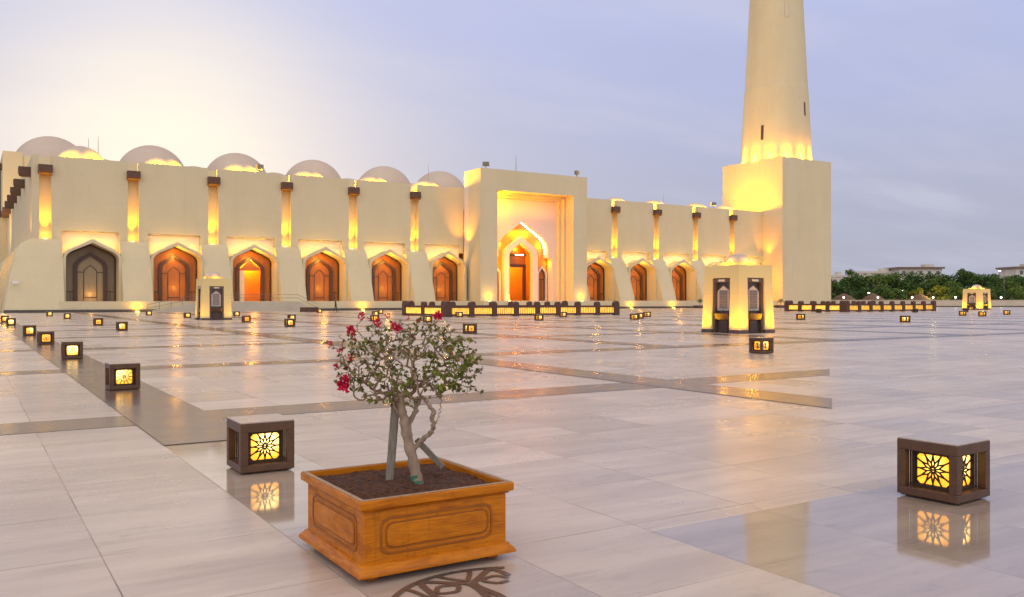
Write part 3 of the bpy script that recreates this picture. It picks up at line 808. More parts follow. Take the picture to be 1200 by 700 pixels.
def make_lantern():
    t = thing('lantern', 'lantern', 'lantern', (0, 0, 0))
    h = .25; p = .070
    mb = MB()
    for sx in (-1, 1):
        for sy in (-1, 1):
            mb.box(*sorted((sx * h, sx * (h - p))), *sorted((sy * h, sy * (h - p))), .075, .375)
    mb.box(-h, h, -h, h, .375, .456); mb.box(-h, h, -h, h, .012, .075); mb.box(-h + .02, h - .02, -h + .02, h - .02, 0, .0118)
    mb.build('frame', M['frame'], t, bevel=.008)
    MB().box(-h + .004, h - .004, -h + .004, h - .004, .4562, .468).build('top_plate', M['lid'], t, bevel=.003)
    hs = .139; zc = .225; q = .168
    mb = MB()
    for sx in (-1, 1):
        for sy in (-1, 1):
            mb.box(*sorted((sx * .180, sx * .169)), *sorted((sy * .180, sy * .169)), .076, .374)
    for sx in (-1, 1):
        for sy in (-1, 1):
            mb.box(*sorted((sx * q, sx * (q - .024))), *sorted((sy * q, sy * (q - .024))), .076, .374)
    for z0, z1 in ((.076, .103), (.345, .374)):
        for s_ in (-1, 1):
            mb.box(-q + .025, q - .025, *sorted((s_ * q, s_ * (q - .024))), z0, z1); mb.box(*sorted((s_ * q, s_ * (q - .024))), -q + .025, q - .025, z0, z1)
    mb.build('inner_frame', M['grille'], t)
    MB().box(-.143, .143, -.143, .143, .080, .370).build('lamp_glass', M['lamp'], t)
    gm = None
    for i in range(4):
        a = R(90 * i)
        o = grille_mesh(hs).build('grille', M['grille'], t) if gm is None else bpy.data.objects.new('grille', gm.data)
        if gm is not None: COL.objects.link(o); o.parent = t
        gm = gm or o
        o.location = (math.sin(a) * .153, -math.cos(a) * .153, zc); o.rotation_euler = (0, 0, a)
    return t
lan0 = make_lantern()
LAN = [
 # left row, aligned on the band
 (2.355, 8.18, 0, 'lantern nearest the planter on its left, star grille mirrored in the floor'),
 (2.36, 16.70, 2, 'second lantern of the left row, behind the one by the planter'),
 (2.42, 26.0, 3, 'third lantern of the left row, with a dark shade plate showing'),
 (2.40, 34.8, 1, 'fourth lantern of the left row going towards the mosque'),
 (2.36, 43.3, 0, 'fifth lantern of the left row going towards the mosque'),
 (2.32, 60.6, 3, 'second last small lantern of the far left row before the corner buttress'),
 (2.30, 69.8, 0, 'last small lantern of the far left row, at the left picture edge'),
 (6.70, 4.05, 0, 'large lantern alone at lower right, one corner turned to the viewer'),
 (6.72, 47.8, 2, 'lantern left of the front kiosk gap, nearest of the second row'),
 (6.80, 57.8, 1, 'second lantern of the second row from the left'),
 (7.0, 79, 0, 'third small lantern of the second row, before the grey unlit arch'),
 (6.65, 91.8, 0, 'farthest small lantern of the second row, before the corner buttress'),
 (15.3, 91.4, 0, 'small lantern before the second arch, left of the far left kiosk'),
 (16.0, 77.2, 0, 'small lantern just left of the far left kiosk'),
 (21.5, 82.4, 0, 'small lantern behind and right of the far left kiosk'),
 (16.5, 60.7, 1, 'lantern in front of the far left kiosk, to its right'),
 (20.7, 63.7, 0, 'small lantern before the third and fourth arches, behind a larger one'),
 (16.1, 49.9, 2, 'larger lantern before the third and fourth arches, in front of a smaller one'),
 (35.1, 97.8, 0, 'small lantern beside the low brown rack at the mosque foot'),
 (25.0, 58.1, 1, 'lantern seen just above the bougainvillea, nearest of three there'),
 (38.7, 88.4, 0, 'small lantern far behind the bougainvillea, before the fifth arch'),
 (33.2, 77.0, 0, 'small lantern behind the bougainvillea, middle of three there'),
 (27.2, 54.0, 2, 'lantern right behind the upper bougainvillea flowers, before the left railing'),
 (37.3, 67.8, 0, 'small lantern at the corner of the lit railing before the portico'),
 (20.1, 35.5, 1, 'lantern at the upper right of the bougainvillea, largest near it'),
 (36.5, 53.9, 0, 'lantern before the middle of the lit portico railing, left of another'),
 (45.2, 62.9, 0, 'small lantern close to the lit portico railing, right of the middle'),
 (44.3, 52.1, 0, 'front lantern of the group of three right of the portico railing'),
 (47.6, 55.3, 0, 'middle lantern of the group of three right of the portico railing'),
 (52.8, 60.3, 0, 'rear lantern of the group of three right of the portico railing'),
 (19.95, 17.7, 0, 'lantern in front of the large kiosk, at its right foot'),
 (55.3, 45.1, 0, 'lantern right of the large kiosk, before the second lit railing'),
 (55.3, 36.2, 3, 'lantern on the open floor before the right end of the second railing'),
 (83.4, 48.4, 0, 'small lantern before the distant yellow kiosk, left of two'),
 (80.8, 45.0, 0, 'small lantern before the distant yellow kiosk, right of two'),
 (91.9, 48.6, 0, 'small lantern at the right, beyond the distant yellow kiosk'),
 (121, 81.5, 0, 'tiny lantern by the boundary wall, left of the distant yellow kiosk'),
 (128, 73.0, 0, 'tiny lantern by the boundary wall, right of the distant yellow kiosk'),
]
GL = 'square brown lanterns set out on the plaza floor'
for i, (x, y, rr, lb) in enumerate(LAN):
    o = lan0 if i == 0 else copy_tree(lan0)
    o.location = (x, y, .0085); o.rotation_euler = (0, 0, R(90 * rr + (0, 1.5, -2, 2.5)[i % 4] * (i > 0)))
    o['label'] = lb; o['group'] = GL
M['unlit'] = varied('unlit_amber_glass', (.10, .05, .02), (.07, .035, .015), 8, .4)
for x, y, lb in ((86.0, 67.5, 'dark unlit lantern before the left run of the second railing'), (97.5, 62.5, 'dark unlit lantern before the middle of the second railing'), (107.5, 62.0, 'dark unlit lantern before the right end of the second railing')):
    o = copy_tree(lan0); o.location = (x, y, .0085); o.rotation_euler = (0, 0, R(10)); o['label'] = lb; o['group'] = GL
    for ch in o.children:
        if ch.name.startswith('lamp_glass'):
            ch.data = ch.data.copy(); ch.data.materials[0] = M['unlit']

# ================================================================== LIT RAILINGS
def railing(x0, y0, LX, nx, LY, ny, label, rear=True):
    t = thing('lit_railing', label, 'railing', (x0, y0, 0), 0)
    def post(x, y, big=False):
        w = .34 if big else .27; d_ = .22
        mb = MB(); z1 = 1.12
        prof = [(-w, 0), (w, 0), (w, z1)] + [(w * math.cos(R(a)), z1 + w * 1.0 * math.sin(R(a))) for a in (25, 50, 75, 105, 130, 155)] + [(-w, z1)]
        mb.prism(prof, -d_, d_)
        return mb
    def run(a, b, n_, ang):
        a, b = Vector(a), Vector(b); u = (b - a) / n_
        for i in range(n_):
            p, q_ = a + u * i, a + u * (i + 1); L = u.length
            c = (p + q_) / 2
            fr = MB(); 
            for z0, z1 in ((.06, .24), (.80, .98)): fr.box(-L / 2 + .28, L / 2 - .28, -.13, .13, z0, z1)
            fo = fr.build('rail', M['bench'], t, loc=(c.x, c.y, 0)); fo.rotation_euler = (0, 0, ang)
            po = MB().box(-L / 2 + .27, L / 2 - .27, -.06, .06, .241, .799).build('lit_panel', M['panel'], t, loc=(c.x, c.y, 0)); po.rotation_euler = (0, 0, ang)
            ba = MB()
            k = 9
            for j in range(1, k):
                xx = -L / 2 + .28 + (L - .56) * j / k; ba.box(xx - .02, xx + .02, -.09, -.062, .242, .798)
            bo = ba.build('grille', M['grille'], po)
        for i in range(n_ + 1):
            if i == 0 and ang == 0 and a.y > 1: pass
            p = a + u * i
            o = post(0, 0, i in (0, n_)).build('post', M['bench'], t, loc=(p.x, p.y, 0), bevel=.02); o.rotation_euler = (0, 0, ang)
    run((0, 0, 0), (LX, 0, 0), nx, 0)
    run((0, .62, 0), (0, LY, 0), ny, R(90))
    if rear:
        run((.62, LY, 0), (LX, LY, 0), nx, 0)
    return t
railing(37.1, 69.6, 19.6, 8, 9.0, 2, 'dark railing with lit amber panels before the portico')
railing(94.5, 69.9, 18.8, 8, 9.4, 4, 'dark railing with lit amber panels right of the minaret block')

# ================================================================== KIOSKS
def kiosk(x, y, S, label, m_in=True, power=1.0, lit=True):
    t = thing('fountain_kiosk', label, 'kiosk', (x + S / 2, y + S / 2, 0))
    a, b = S / 2, S / 2 * .94; H1, H2 = 2.62, 3.22
    pw = S * .26
    lerp = lambda z: a + (b - a) * z / H2
    body = MB()
    aa = lerp(H1)
    for sx in (-1, 1):
        for sy in (-1, 1):
            body.hexa((*sorted((sx * a, sx * (a - pw))), *sorted((sy * a, sy * (a - pw)))), .16, (*sorted((sx * aa, sx * (aa - pw + .06))), *sorted((sy * aa, sy * (aa - pw + .06)))), H1)
    body.hexa((-aa, aa, -aa, aa), H1, (-b, b, -b, b), H2)
    body.build('body', M['kiosk'], t)
    for sx in (-1, 1):
        for sy in (-1, 1):
            MB().box(*sorted((sx * (a + .03), sx * (a - pw - .01))), *sorted((sy * (a + .03), sy * (a - pw - .01))), 0, .158).build('base_skirting', M['granite'], t)
    MB().box(-a + .42, a - .42, -a + .42, a - .42, 0, H1 - .01).build('inner_core', M['granite'], t)
    for i in range(4):
        rot = Matrix.Rotation(R(90 * i), 4, 'Z'); ow = a - pw
        niche = MB()
        for p0 in ((-ow + .0, -ow + .13), (ow - .13, ow - .0)): niche.box(p0[0], p0[1], -a + .11, -a + .419, .0, H1 - .012)
        niche.box(-ow + .13, ow - .13, -a + .30, -a + .4185, 0, H1 - .23); niche.box(-ow + .13, ow - .13, -a + .11, -a + .419, H1 - .22, H1 - .012)
        n_ = niche.build('niche_frame', M['granite'], t); n_.matrix_local = rot
        la = MB().prism(arch(0, ow - .17, 1.86, 2.25, 1.06), -a + .22, -a + .30); lo = la.build('lattice_panel', M['lattice'], t); lo.matrix_local = rot
        ri = MB(); 
        zz = 1.2
        for r in range(7):
            for c in range(5):
                px_, pz_ = -.24 * (ow / .65) + c * .12 * (ow / .65), 1.22 + r * .125
                ri.bar((px_ - .04, -a + .212, pz_ - .05), (px_ + .04, -a + .212, pz_ + .05), .018, .014, (0, 1, 0)); ri.bar((px_ + .04, -a + .210, pz_ - .05), (px_ - .04, -a + .210, pz_ + .05), .018, .014, (0, 1, 0))
        ri.build('tracery', M['granite'], lo)
        ba = MB().hexa((-ow + .15, ow - .15, -a + .12, -a + .415), .62, (-ow + .14, ow - .14, -a + .0, -a + .415), .94)
        ba.box(-ow + .3, ow - .3, -a + .2, -a + .415, .02, .618)
        bo = ba.build('basin', M['basin'], t, bevel=.02); bo.matrix_local = rot
        tp = MB().tube([(0, -a + .22, 1.05), (0, -a + .10, 1.08), (0, -a + .08, 1.0)], .02, 8).build('tap', M['metal'], bo)
        sg = MB().box(-.2, .2, -a + .08, -a + .108, H1 - .17, H1 - .07).build('name_plate', M['paleleaf'], t); sg.matrix_local = rot
    MB().box(-b * .62, b * .62, -b * .62, b * .62, H2 + .001, H2 + .16).build('dome_base', M['kiosk'], t)
    r = b * .52
    MB().lathe([(r, 0)] + [(r * math.cos(R(q)), r * .72 * math.sin(R(q))) for q in range(10, 90, 10)] + [(.02, r * .72)], (0, 0, H2 + .161), 36).build('dome', M['dome'], t, smooth=True, angle=60)
    cx, cy = x + S / 2, y + S / 2
    if lit:
        for sx, sy in ((-1, -1), (1, -1), (-1, 1)):
            light('kiosk_light', 'SPOT', (cx + sx * (a + .45), cy + sy * (a + .45), .08), 300 * power, (1, .42, .0), aim=(cx + sx * a * .9, cy + sy * a * .9, 1.5), spot_size=R(110), spot_blend=.9, shadow_soft_size=.1)
        for ax in (0, 1):
            for s_ in (-1, 1):
                p = (cx + s_ * (a - .32), cy - a - .5) if ax == 0 else (cx - a - .5, cy + s_ * (a - .32))
                light('kiosk_light', 'SPOT', (*p, .08), 70 * power, (1, .42, .0), aim=((p[0], p[1] + .6, 1.3) if ax == 0 else (p[0] + .6, p[1], 1.3)), spot_size=R(110), spot_blend=.9, shadow_soft_size=.1)
        for sx, sy in ((-1, 0), (0, -1), (1, 0), (0, 1)):
            light('kiosk_light', 'POINT', (cx + sx * b * .85, cy + sy * b * .85, H2 + .12), 46 * power, (1, .40, .0), shadow_soft_size=.06)
    return t
kiosk(30.4, 28.3, 2.38, 'large cream drinking fountain kiosk in the right middle, washed in yellow light')
kiosk(15.3, 68.7, 2.25, 'cream fountain kiosk before the second and third arches, front in shade', power=.25)
kiosk(131.0, 73.2, 2.9, 'distant small yellow kiosk before the boundary wall at the right', power=1.2)

# ================================================================== PLANTER
pl = thing('planter_box', 'square orange varnished wooden planter box with moulded rim and raised panels', 'planter', (2.352, 4.998, .0005))
hs = .468
def sqring(mb, prof):      # sweep an (offset, z) profile round the square
    rings = []
    for o_, z in prof: rings.append([(-o_, -o_, z), (o_, -o_, z), (o_, o_, z), (-o_, o_, z)])
    return mb.loft(rings, False)
mb = MB(); h = hs
def walls(mb, ho, hi, z0, z1):
    mb.box(-ho, ho, -ho, -hi, z0, z1); mb.box(-ho, ho, hi, ho, z0, z1); mb.box(-ho, -hi, -hi + .0005, hi - .0005, z0, z1); mb.box(hi, ho, -hi + .0005, hi - .0005, z0, z1)
walls(mb, h, h - .03, .09, .40)
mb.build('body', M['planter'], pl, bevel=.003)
mb = MB(); o1 = h + .045
prof = [(h - .02, .045), (o1, .045), (o1 + .002, .058), (h + .03, .082), (h + .018, .092), (h + .016, .100), (h + .004, .106), (h - .02, .106)]
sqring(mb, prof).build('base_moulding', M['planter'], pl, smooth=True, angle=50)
mb = MB(); prof = [(h - .03, .405), (h + .008, .405), (h + .018, .418), (h + .034, .424), (h + .036, .432), (h + .036, .468), (h + .032, .473), (h - .002, .473), (h - .006, .469), (h - .006, .38)]
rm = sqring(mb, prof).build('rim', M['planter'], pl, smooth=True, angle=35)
mb = MB()
walls(mb, h + .030, h + .002, .4732, .4775)
mb.build('rim_edge', M['rimtop'], rm, bevel=.0015)
for sx in (-1, 1):
    for sy in (-1, 1):
        MB().lathe([(.034, 0), (.048, .008), (.050, .03), (.042, .0445)], (sx * (h - .07), sy * (h - .07), 0), 16).build('foot', M['planterdark'], pl, smooth=True)
def octo(hx, hz, c, zc):   # chamfered rectangle contour with eased corners
    pts = []
    for sx, sz, order in ((1, 1, 0), (-1, 1, 1), (-1, -1, 0), (1, -1, 1)):
        A = [(sx * hx, zc + sz * (hz - c)), (sx * (hx - c * .26), zc + sz * (hz - c * .30)), (sx * (hx - c), zc + sz * hz)]
        pts += A if order == 0 else A[::-1]
    return pts
for i in range(4):
    rot = Matrix.Rotation(R(90 * i), 4, 'Z')
    def band(a_, b_, y0, y1):
        mb = MB(); A = octo(*a_); B = octo(*b_); A.append(A[0]); B.append(B[0]); mb.ring(A, B, y0, y1); return mb
    zc = .254
    o = band((.37, .106, .050, zc), (.357, .093, .046, zc), -h - .006, -h + .01).build('panel_moulding', M['planterdark'], pl, bevel=.002); o.matrix_local = rot
    o = band((.339, .076, .042, zc), (.331, .068, .040, zc), -h - .004, -h + .01).build('panel_groove', M['planterdark'], pl); o.matrix_local = rot
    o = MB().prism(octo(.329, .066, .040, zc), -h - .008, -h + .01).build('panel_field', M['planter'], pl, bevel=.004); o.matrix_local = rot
# soil
sb = MB(); K = 46; hh = h - .007
vs = [[None] * (K + 1) for _ in range(K + 1)]
def soilz(x, y):
    d_ = max(abs(x), abs(y)) / hh
    return .437 + .020 * (1 - d_ ** 2) + .022 * noise.noise((x * 7, y * 7, 2)) + .010 * noise.noise((x * 24, y * 24, 5)) + .006 * noise.noise((x * 60, y * 60, 9))
for i in range(K + 1):
    for j in range(K + 1):
        x, y = -hh + 2 * hh * i / K, -hh + 2 * hh * j / K; vs[i][j] = sb.v((x, y, soilz(x, y)))
for i in range(K):
    for j in range(K): sb.face([vs[i][j], vs[i + 1][j], vs[i + 1][j + 1], vs[i][j + 1]])
so = sb.build('soil', M['soil'], pl, smooth=True)
cb = MB(); rs = random.Random(3)
for i in range(520):
    x, y = rs.uniform(-hh, hh) * .97, rs.uniform(-hh, hh) * .97; r = rs.uniform(.003, .011)
    z = soilz(x, y)
    pts = [Vector((rs.uniform(-1, 1), rs.uniform(-1, 1), rs.uniform(-.7, .7))).normalized() * r * rs.uniform(.7, 1.3) for _ in range(6)]
    base = [Vector(q_) * r for q_ in ((1, 0, 0), (0, 1, 0), (-1, 0, 0), (0, -1, 0))]
    vv = [cb.v(Vector((x, y, z)) + q_ * rs.uniform(.7, 1.3)) for q_ in base]; tp = cb.v((x, y, z + r * rs.uniform(.6, 1.1))); bt = cb.v((x, y, z - r))
    for k in range(4): cb.face([vv[k], vv[(k + 1) % 4], tp]); cb.face([vv[(k + 1) % 4], vv[k], bt])
co = cb.build('soil_crumbs', M['chip'], so); co['kind'] = 'stuff'

# ================================================================== BOUGAINVILLEA
PXM = 5.42 / 1012                        # metres per photo pixel at the shrub
B0 = Vector((2.384, 4.898, 0))
def at(px, py, dep=0.0):                 # photo px of the shrub -> local point (x across, z up, dep away)
    r = (px - 487) * PXM; z = 1.6 - (py - 351) * PXM
    return B0 + RT * r + FW * dep + Vector((0, 0, z))
sh = thing('bougainvillea', 'small bare-stemmed bougainvillea with crimson flowers growing in the wooden planter', 'shrub', (B0.x, B0.y, .41))
def sp(mb, name, m, parent=None, **kw):
    o = mb.build(name, M[m], parent or sh, **kw)
    if (parent or sh) is sh: o.location = -Vector((B0.x, B0.y, .41))
    return o
rs = random.Random(11)
def smooth_path(pts, k=6):
    out = []
    P = [pts[0]] + pts + [pts[-1]]
    for i in range(1, len(P) - 2):
        for j in range(k):
            u = j / k; a, b, c, d_ = P[i - 1], P[i], P[i + 1], P[i + 2]
            out.append(.5 * ((2 * b) + (c - a) * u + (2 * a - 5 * b + 4 * c - d_) * u * u + (3 * b - a - 3 * c + d_) * u ** 3))
    out.append(pts[-1]); return out
def limb(mb, pts, r0, r1, seg=8, wob=.004):
    p = smooth_path(pts); L = len(p)
    p = [q_ + Vector((rs.gauss(0, wob), rs.gauss(0, wob), 0)) if 0 < i < L - 1 else q_ for i, q_ in enumerate(p)]
    rad = [(r0 + (r1 - r0) * i / (L - 1)) * (1 + .12 * math.sin(i * 1.7 + r0 * 900)) for i in range(L)]
    mb.tube(p, rad, seg); return p
tm = MB(); nodes = []
def add(p): nodes.extend(p)
p1 = limb(tm, [at(491, 570), at(486, 550), at(479, 520), at(474, 495), at(470, 478), at(468, 462)], .037, .025, 10, .002)
add(p1[-3:])
p2 = limb(tm, [at(480, 519, .01), at(478, 500, .03), at(486, 482, .03), at(490, 466, .02)], .021, .014); add(p2[-3:])
p3 = limb(tm, [at(484, 527, .0), at(496, 514, -.02), at(507, 503, -.03), at(507, 488, -.03), at(509, 482, -.03), at(502, 474, -.02), at(495, 464, -.01)], .017, .011); add(p3[-3:])
p4 = limb(tm, [at(508, 500, -.03), at(515, 484, -.04), at(517, 470, -.05), at(516, 458, -.04)], .004, .003, 5); add(p4[-1:])
p5 = limb(tm, [at(474, 495, 0), at(463, 478, .02), at(455, 466, .03)], .013, .008); add(p5[-3:])
sp(tm, 'trunk', 'bark', smooth=True, angle=60)
tie = MB(); tie.tube([at(489, 566), at(487, 556)], [.040, .036], 10); sp(tie, 'cloth_tie', 'tie', smooth=True)
# branches: grow to points scattered through the crown
targets = []
cz0 = at(478, 424)
lobes = [((478, 424), .46, .27, .40, 330), ((430, 415), .20, .17, .2, 90), ((530, 425), .20, .19, .2, 110), ((470, 452), .36, .11, .3, 110), ((478, 395), .34, .13, .3, 60), ((425, 445), .18, .13, .2, 30), ((545, 455), .12, .06, .12, 12)]
for (lx, ly), a_, b_, c_, kn in lobes:
    c0 = at(lx, ly)
    for _ in range(kn):
        while True:
            u = Vector((rs.uniform(-1, 1), rs.uniform(-1, 1), rs.uniform(-1, 1)))
            if .12 < u.length < 1: break
        targets.append(c0 + RT * u.x * a_ + FW * u.y * c_ + Vector((0, 0, u.z * b_)))
for q_ in ((386, 402), (555, 398), (562, 460), (552, 415), (395, 425), (512, 371), (467, 379), (427, 373), (545, 402), (400, 395), (408, 450), (537, 440)): targets.append(at(*q_, rs.uniform(-.12, .08)))
root = at(474, 478)
targets.sort(key=lambda q_: (q_ - root).length)
parent = {}; tips = []
pos = list(nodes); par = [-1] * len(pos); kids = [0] * len(pos)
for tgt in targets:
    bi = min(range(len(pos)), key=lambda i: (pos[i] - tgt).length + .10 * (pos[i] - root).length)
    st = pos[bi]; dvec = tgt - st; L = dvec.length
    if L < .03: continue
    k = max(2, int(L / .045)); last = bi
    curl = Vector((rs.gauss(0, 1), rs.gauss(0, 1), rs.gauss(0, 1))); curl = (curl - curl.project(dvec)).normalized() * L * rs.uniform(.05, .22)
    for j in range(1, k + 1):
        u = j / k
        q_ = st + dvec * u + curl * math.sin(u * math.pi) + Vector((rs.gauss(0, .006), rs.gauss(0, .006), rs.gauss(0, .006) - .0))
        pos.append(q_); par.append(last); kids.append(0); kids[last] += 1; last = len(pos) - 1
    tips.append(last)
wgt = [0.0] * len(pos)
for i in range(len(pos) - 1, -1, -1):
    if kids[i] == 0: wgt[i] = max(wgt[i], 1)
    if par[i] >= 0: wgt[par[i]] += wgt[i]
rad = [min(.013, .0022 * (w_ ** .42)) for w_ in wgt]
br = MB(); started = [False] * len(pos)
order = []
chains = []
done = set()
for tip in tips:
    ch = [tip]; i = tip
    while par[i] >= 0 and i not in done:
        done.add(i); i = par[i]; ch.append(i)
    if len(ch) > 1: chains.append(ch[::-1])
for ch in chains: br.tube([pos[i] for i in ch], [rad[i] if n_ else min(rad[i], rad[ch[1]] * 1.2) for n_, i in enumerate(ch)], 5)
brn = sp(br, 'branches', 'twig', smooth=True, angle=80); brn['kind'] = 'stuff'
# leaves: folded blades along the outer twigs
def leaf(mb, p, dirv, ln, wd, fold=.25):
    dirv = dirv.normalized(); sd_ = dirv.cross(Vector((rs.gauss(0, 1), rs.gauss(0, 1), rs.gauss(0, 1)))).normalized(); up = sd_.cross(dirv)
    a = mb.v(p); m1 = mb.v(p + dirv * ln * .45 - up * wd * .12); tpv = mb.v(p + dirv * ln - up * ln * .15)
    l1 = mb.v(p + dirv * ln * .40 + sd_ * wd + up * wd * fold); l2 = mb.v(p + dirv * ln * .40 - sd_ * wd + up * wd * fold)
    mb.face([a, l1, tpv, m1]); mb.face([a, m1, tpv, l2])
def rv(): return Vector((rs.gauss(0, 1), rs.gauss(0, 1), rs.gauss(0, .8)))
lf, lb, lr = MB(), MB(), MB()
gA, gB, gC = at(522, 428, -.1), at(545, 405, -.05), at(465, 448, -.15)
rA, rB = at(400, 425, 0), at(524, 408, 0)
nl = 0
for i in range(len(nodes), len(pos)):
    if wgt[i] > 4: continue
    p = pos[i]
    cnt = 3 if kids[i] else 5
    dens = .40 + .5 * noise.noise(p * 7)
    near_g = min((p - gA).length / .17, (p - gC).length / .13, (p - gB).length / .12)
    if near_g < 1: dens += .5
    for _ in range(cnt):
        if rs.random() > dens: continue
        ln = rs.uniform(.016, .040); tgt = lf
        if near_g < 1 and rs.random() < .75: tgt = lb
        elif ((p - rA).length < .11 or (p - rB).length < .07) and rs.random() < .75: tgt = lr
        leaf(tgt, p + rv() * .004, rv() + Vector((0, 0, -.25)), ln, ln * .36); nl += 1
for mbx, nm, mm in ((lf, 'foliage', 'leaf'), (lb, 'foliage', 'leafbright'), (lr, 'foliage', 'leafred')):
    o = sp(mbx, nm, mm); o['kind'] = 'stuff'
def blossom(px, py, s, dep, cnt=26):
    mb = MB(); c = at(px, py, dep)
    for _ in range(cnt):
        d_ = rv().normalized(); leaf(mb, c + d_ * s * rs.uniform(.1, .7) + Vector((0, 0, rs.gauss(0, s * .2))), d_ + rv() * .4, s * rs.uniform(.55, .95), s * rs.uniform(.28, .42), .4)
    sp(mb, 'flower', 'bract')
for px_, py_, s, dep, cnt in ((408, 447, .040, -.16, 60), (412, 441, .022, -.16, 18), (415, 387, .032, -.08, 34), (445, 378, .026, -.1, 28), (468, 383, .030, -.14, 34), (464, 378, .02, -.12, 16), (425, 370, .022, -.05, 22), (513, 370, .030, -.04, 34), (388, 402, .020, -.05, 18), (416, 418, .026, -.12, 14), (527, 411, .026, 0, 14), (399, 437, .018, -.1, 12), (435, 374, .014, -.1, 10), (455, 369, .018, -.02, 14), (480, 373, .016, -.1, 12), (492, 377, .014, -.12, 10), (401, 410, .018, -.1, 12), (421, 396, .014, -.14, 10), (396, 428, .020, -.06, 14)):
    blossom(px_, py_, s, dep, cnt)
# stakes
def stake(pts, w, label):
    mb = MB(); a, b = Vector(pts[0]), Vector(pts[1])
    mb.bar(Vector((0, 0, 0)), b - a, w, w * .8, tuple(FW))
    o = mb.build('support_stake', M['stake'], None, loc=a, bevel=.003); tag(o, label, 'stake'); return o
stake((at(455, 566, .05), at(463, 462, .06)), .050, 'long grey weathered timber stake standing upright in the planter soil')
stake((at(517, 552, .12), at(487, 516, .04)), .036, 'short brown timber prop leaning against the shrub trunk in the planter')

# ================================================================== SMALL THINGS AT THE MOSQUE FOOT
def potplant(x, y, label, s=1.0):
    t = thing('potted_shrub', label, 'potted plant', (x, y, 0))
    MB().hexa((-.9 * s, .9 * s, -.5, .5), 0, (-1.15 * s, 1.15 * s, -.6, .6), .5).build('pot', M['granite'], t, bevel=.05)
    MB().tube([(0, 0, .4), (.03, 0, .9), (0, 0, 1.15)], [.06, .05, .04], 6).build('stem', M['treebark'], t)
    mb = MB(); r2 = random.Random(int(x * 10))
    for _ in range(260):
        u = Vector((r2.gauss(0, 1), r2.gauss(0, 1), r2.gauss(0, 1))).normalized() * (r2.random() ** .5)
        p = Vector((u.x * .62, u.y * .62, 1.32 + u.z * .38)); w = .09
        a, b = Vector((r2.gauss(0, 1), r2.gauss(0, 1), r2.gauss(0, 1))).normalized(), Vector((r2.gauss(0, 1), r2.gauss(0, 1), r2.gauss(0, 1))).normalized()
        mb.face([mb.v(p), mb.v(p + a * w), mb.v(p + (a + b) * w), mb.v(p + b * w)])
    mb.build('foliage', M['treeleaf'], t)
potplant(113.0, 114.6, 'dark low pot with a round shrub at the wall foot, left of the large kiosk')
potplant(129.8, 110.5, 'dark low pot with a round shrub between the large kiosk and the railing')
sr = thing('shoe_rack', 'low brown wooden shoe rack at the mosque foot between third and fourth arches', 'rack', (36.7, 106.0, 0))
MB().box(-1.1, 1.1, -.35, .35, .52, .60).build('top', M['spout'], sr)
for x in (-1.05, -.35, .35, 1.05): MB().box(x - .04, x + .04, -.33, .33, 0, .519).build('upright', M['spout'], sr)
MB().box(-1.0, 1.0, -.32, .32, .24, .28).build('shelf', M['spout'], sr)
MB().box(-1.02, 1.02, -.30, -.27, .03, .519).build('front_panel', M['spout'], sr)

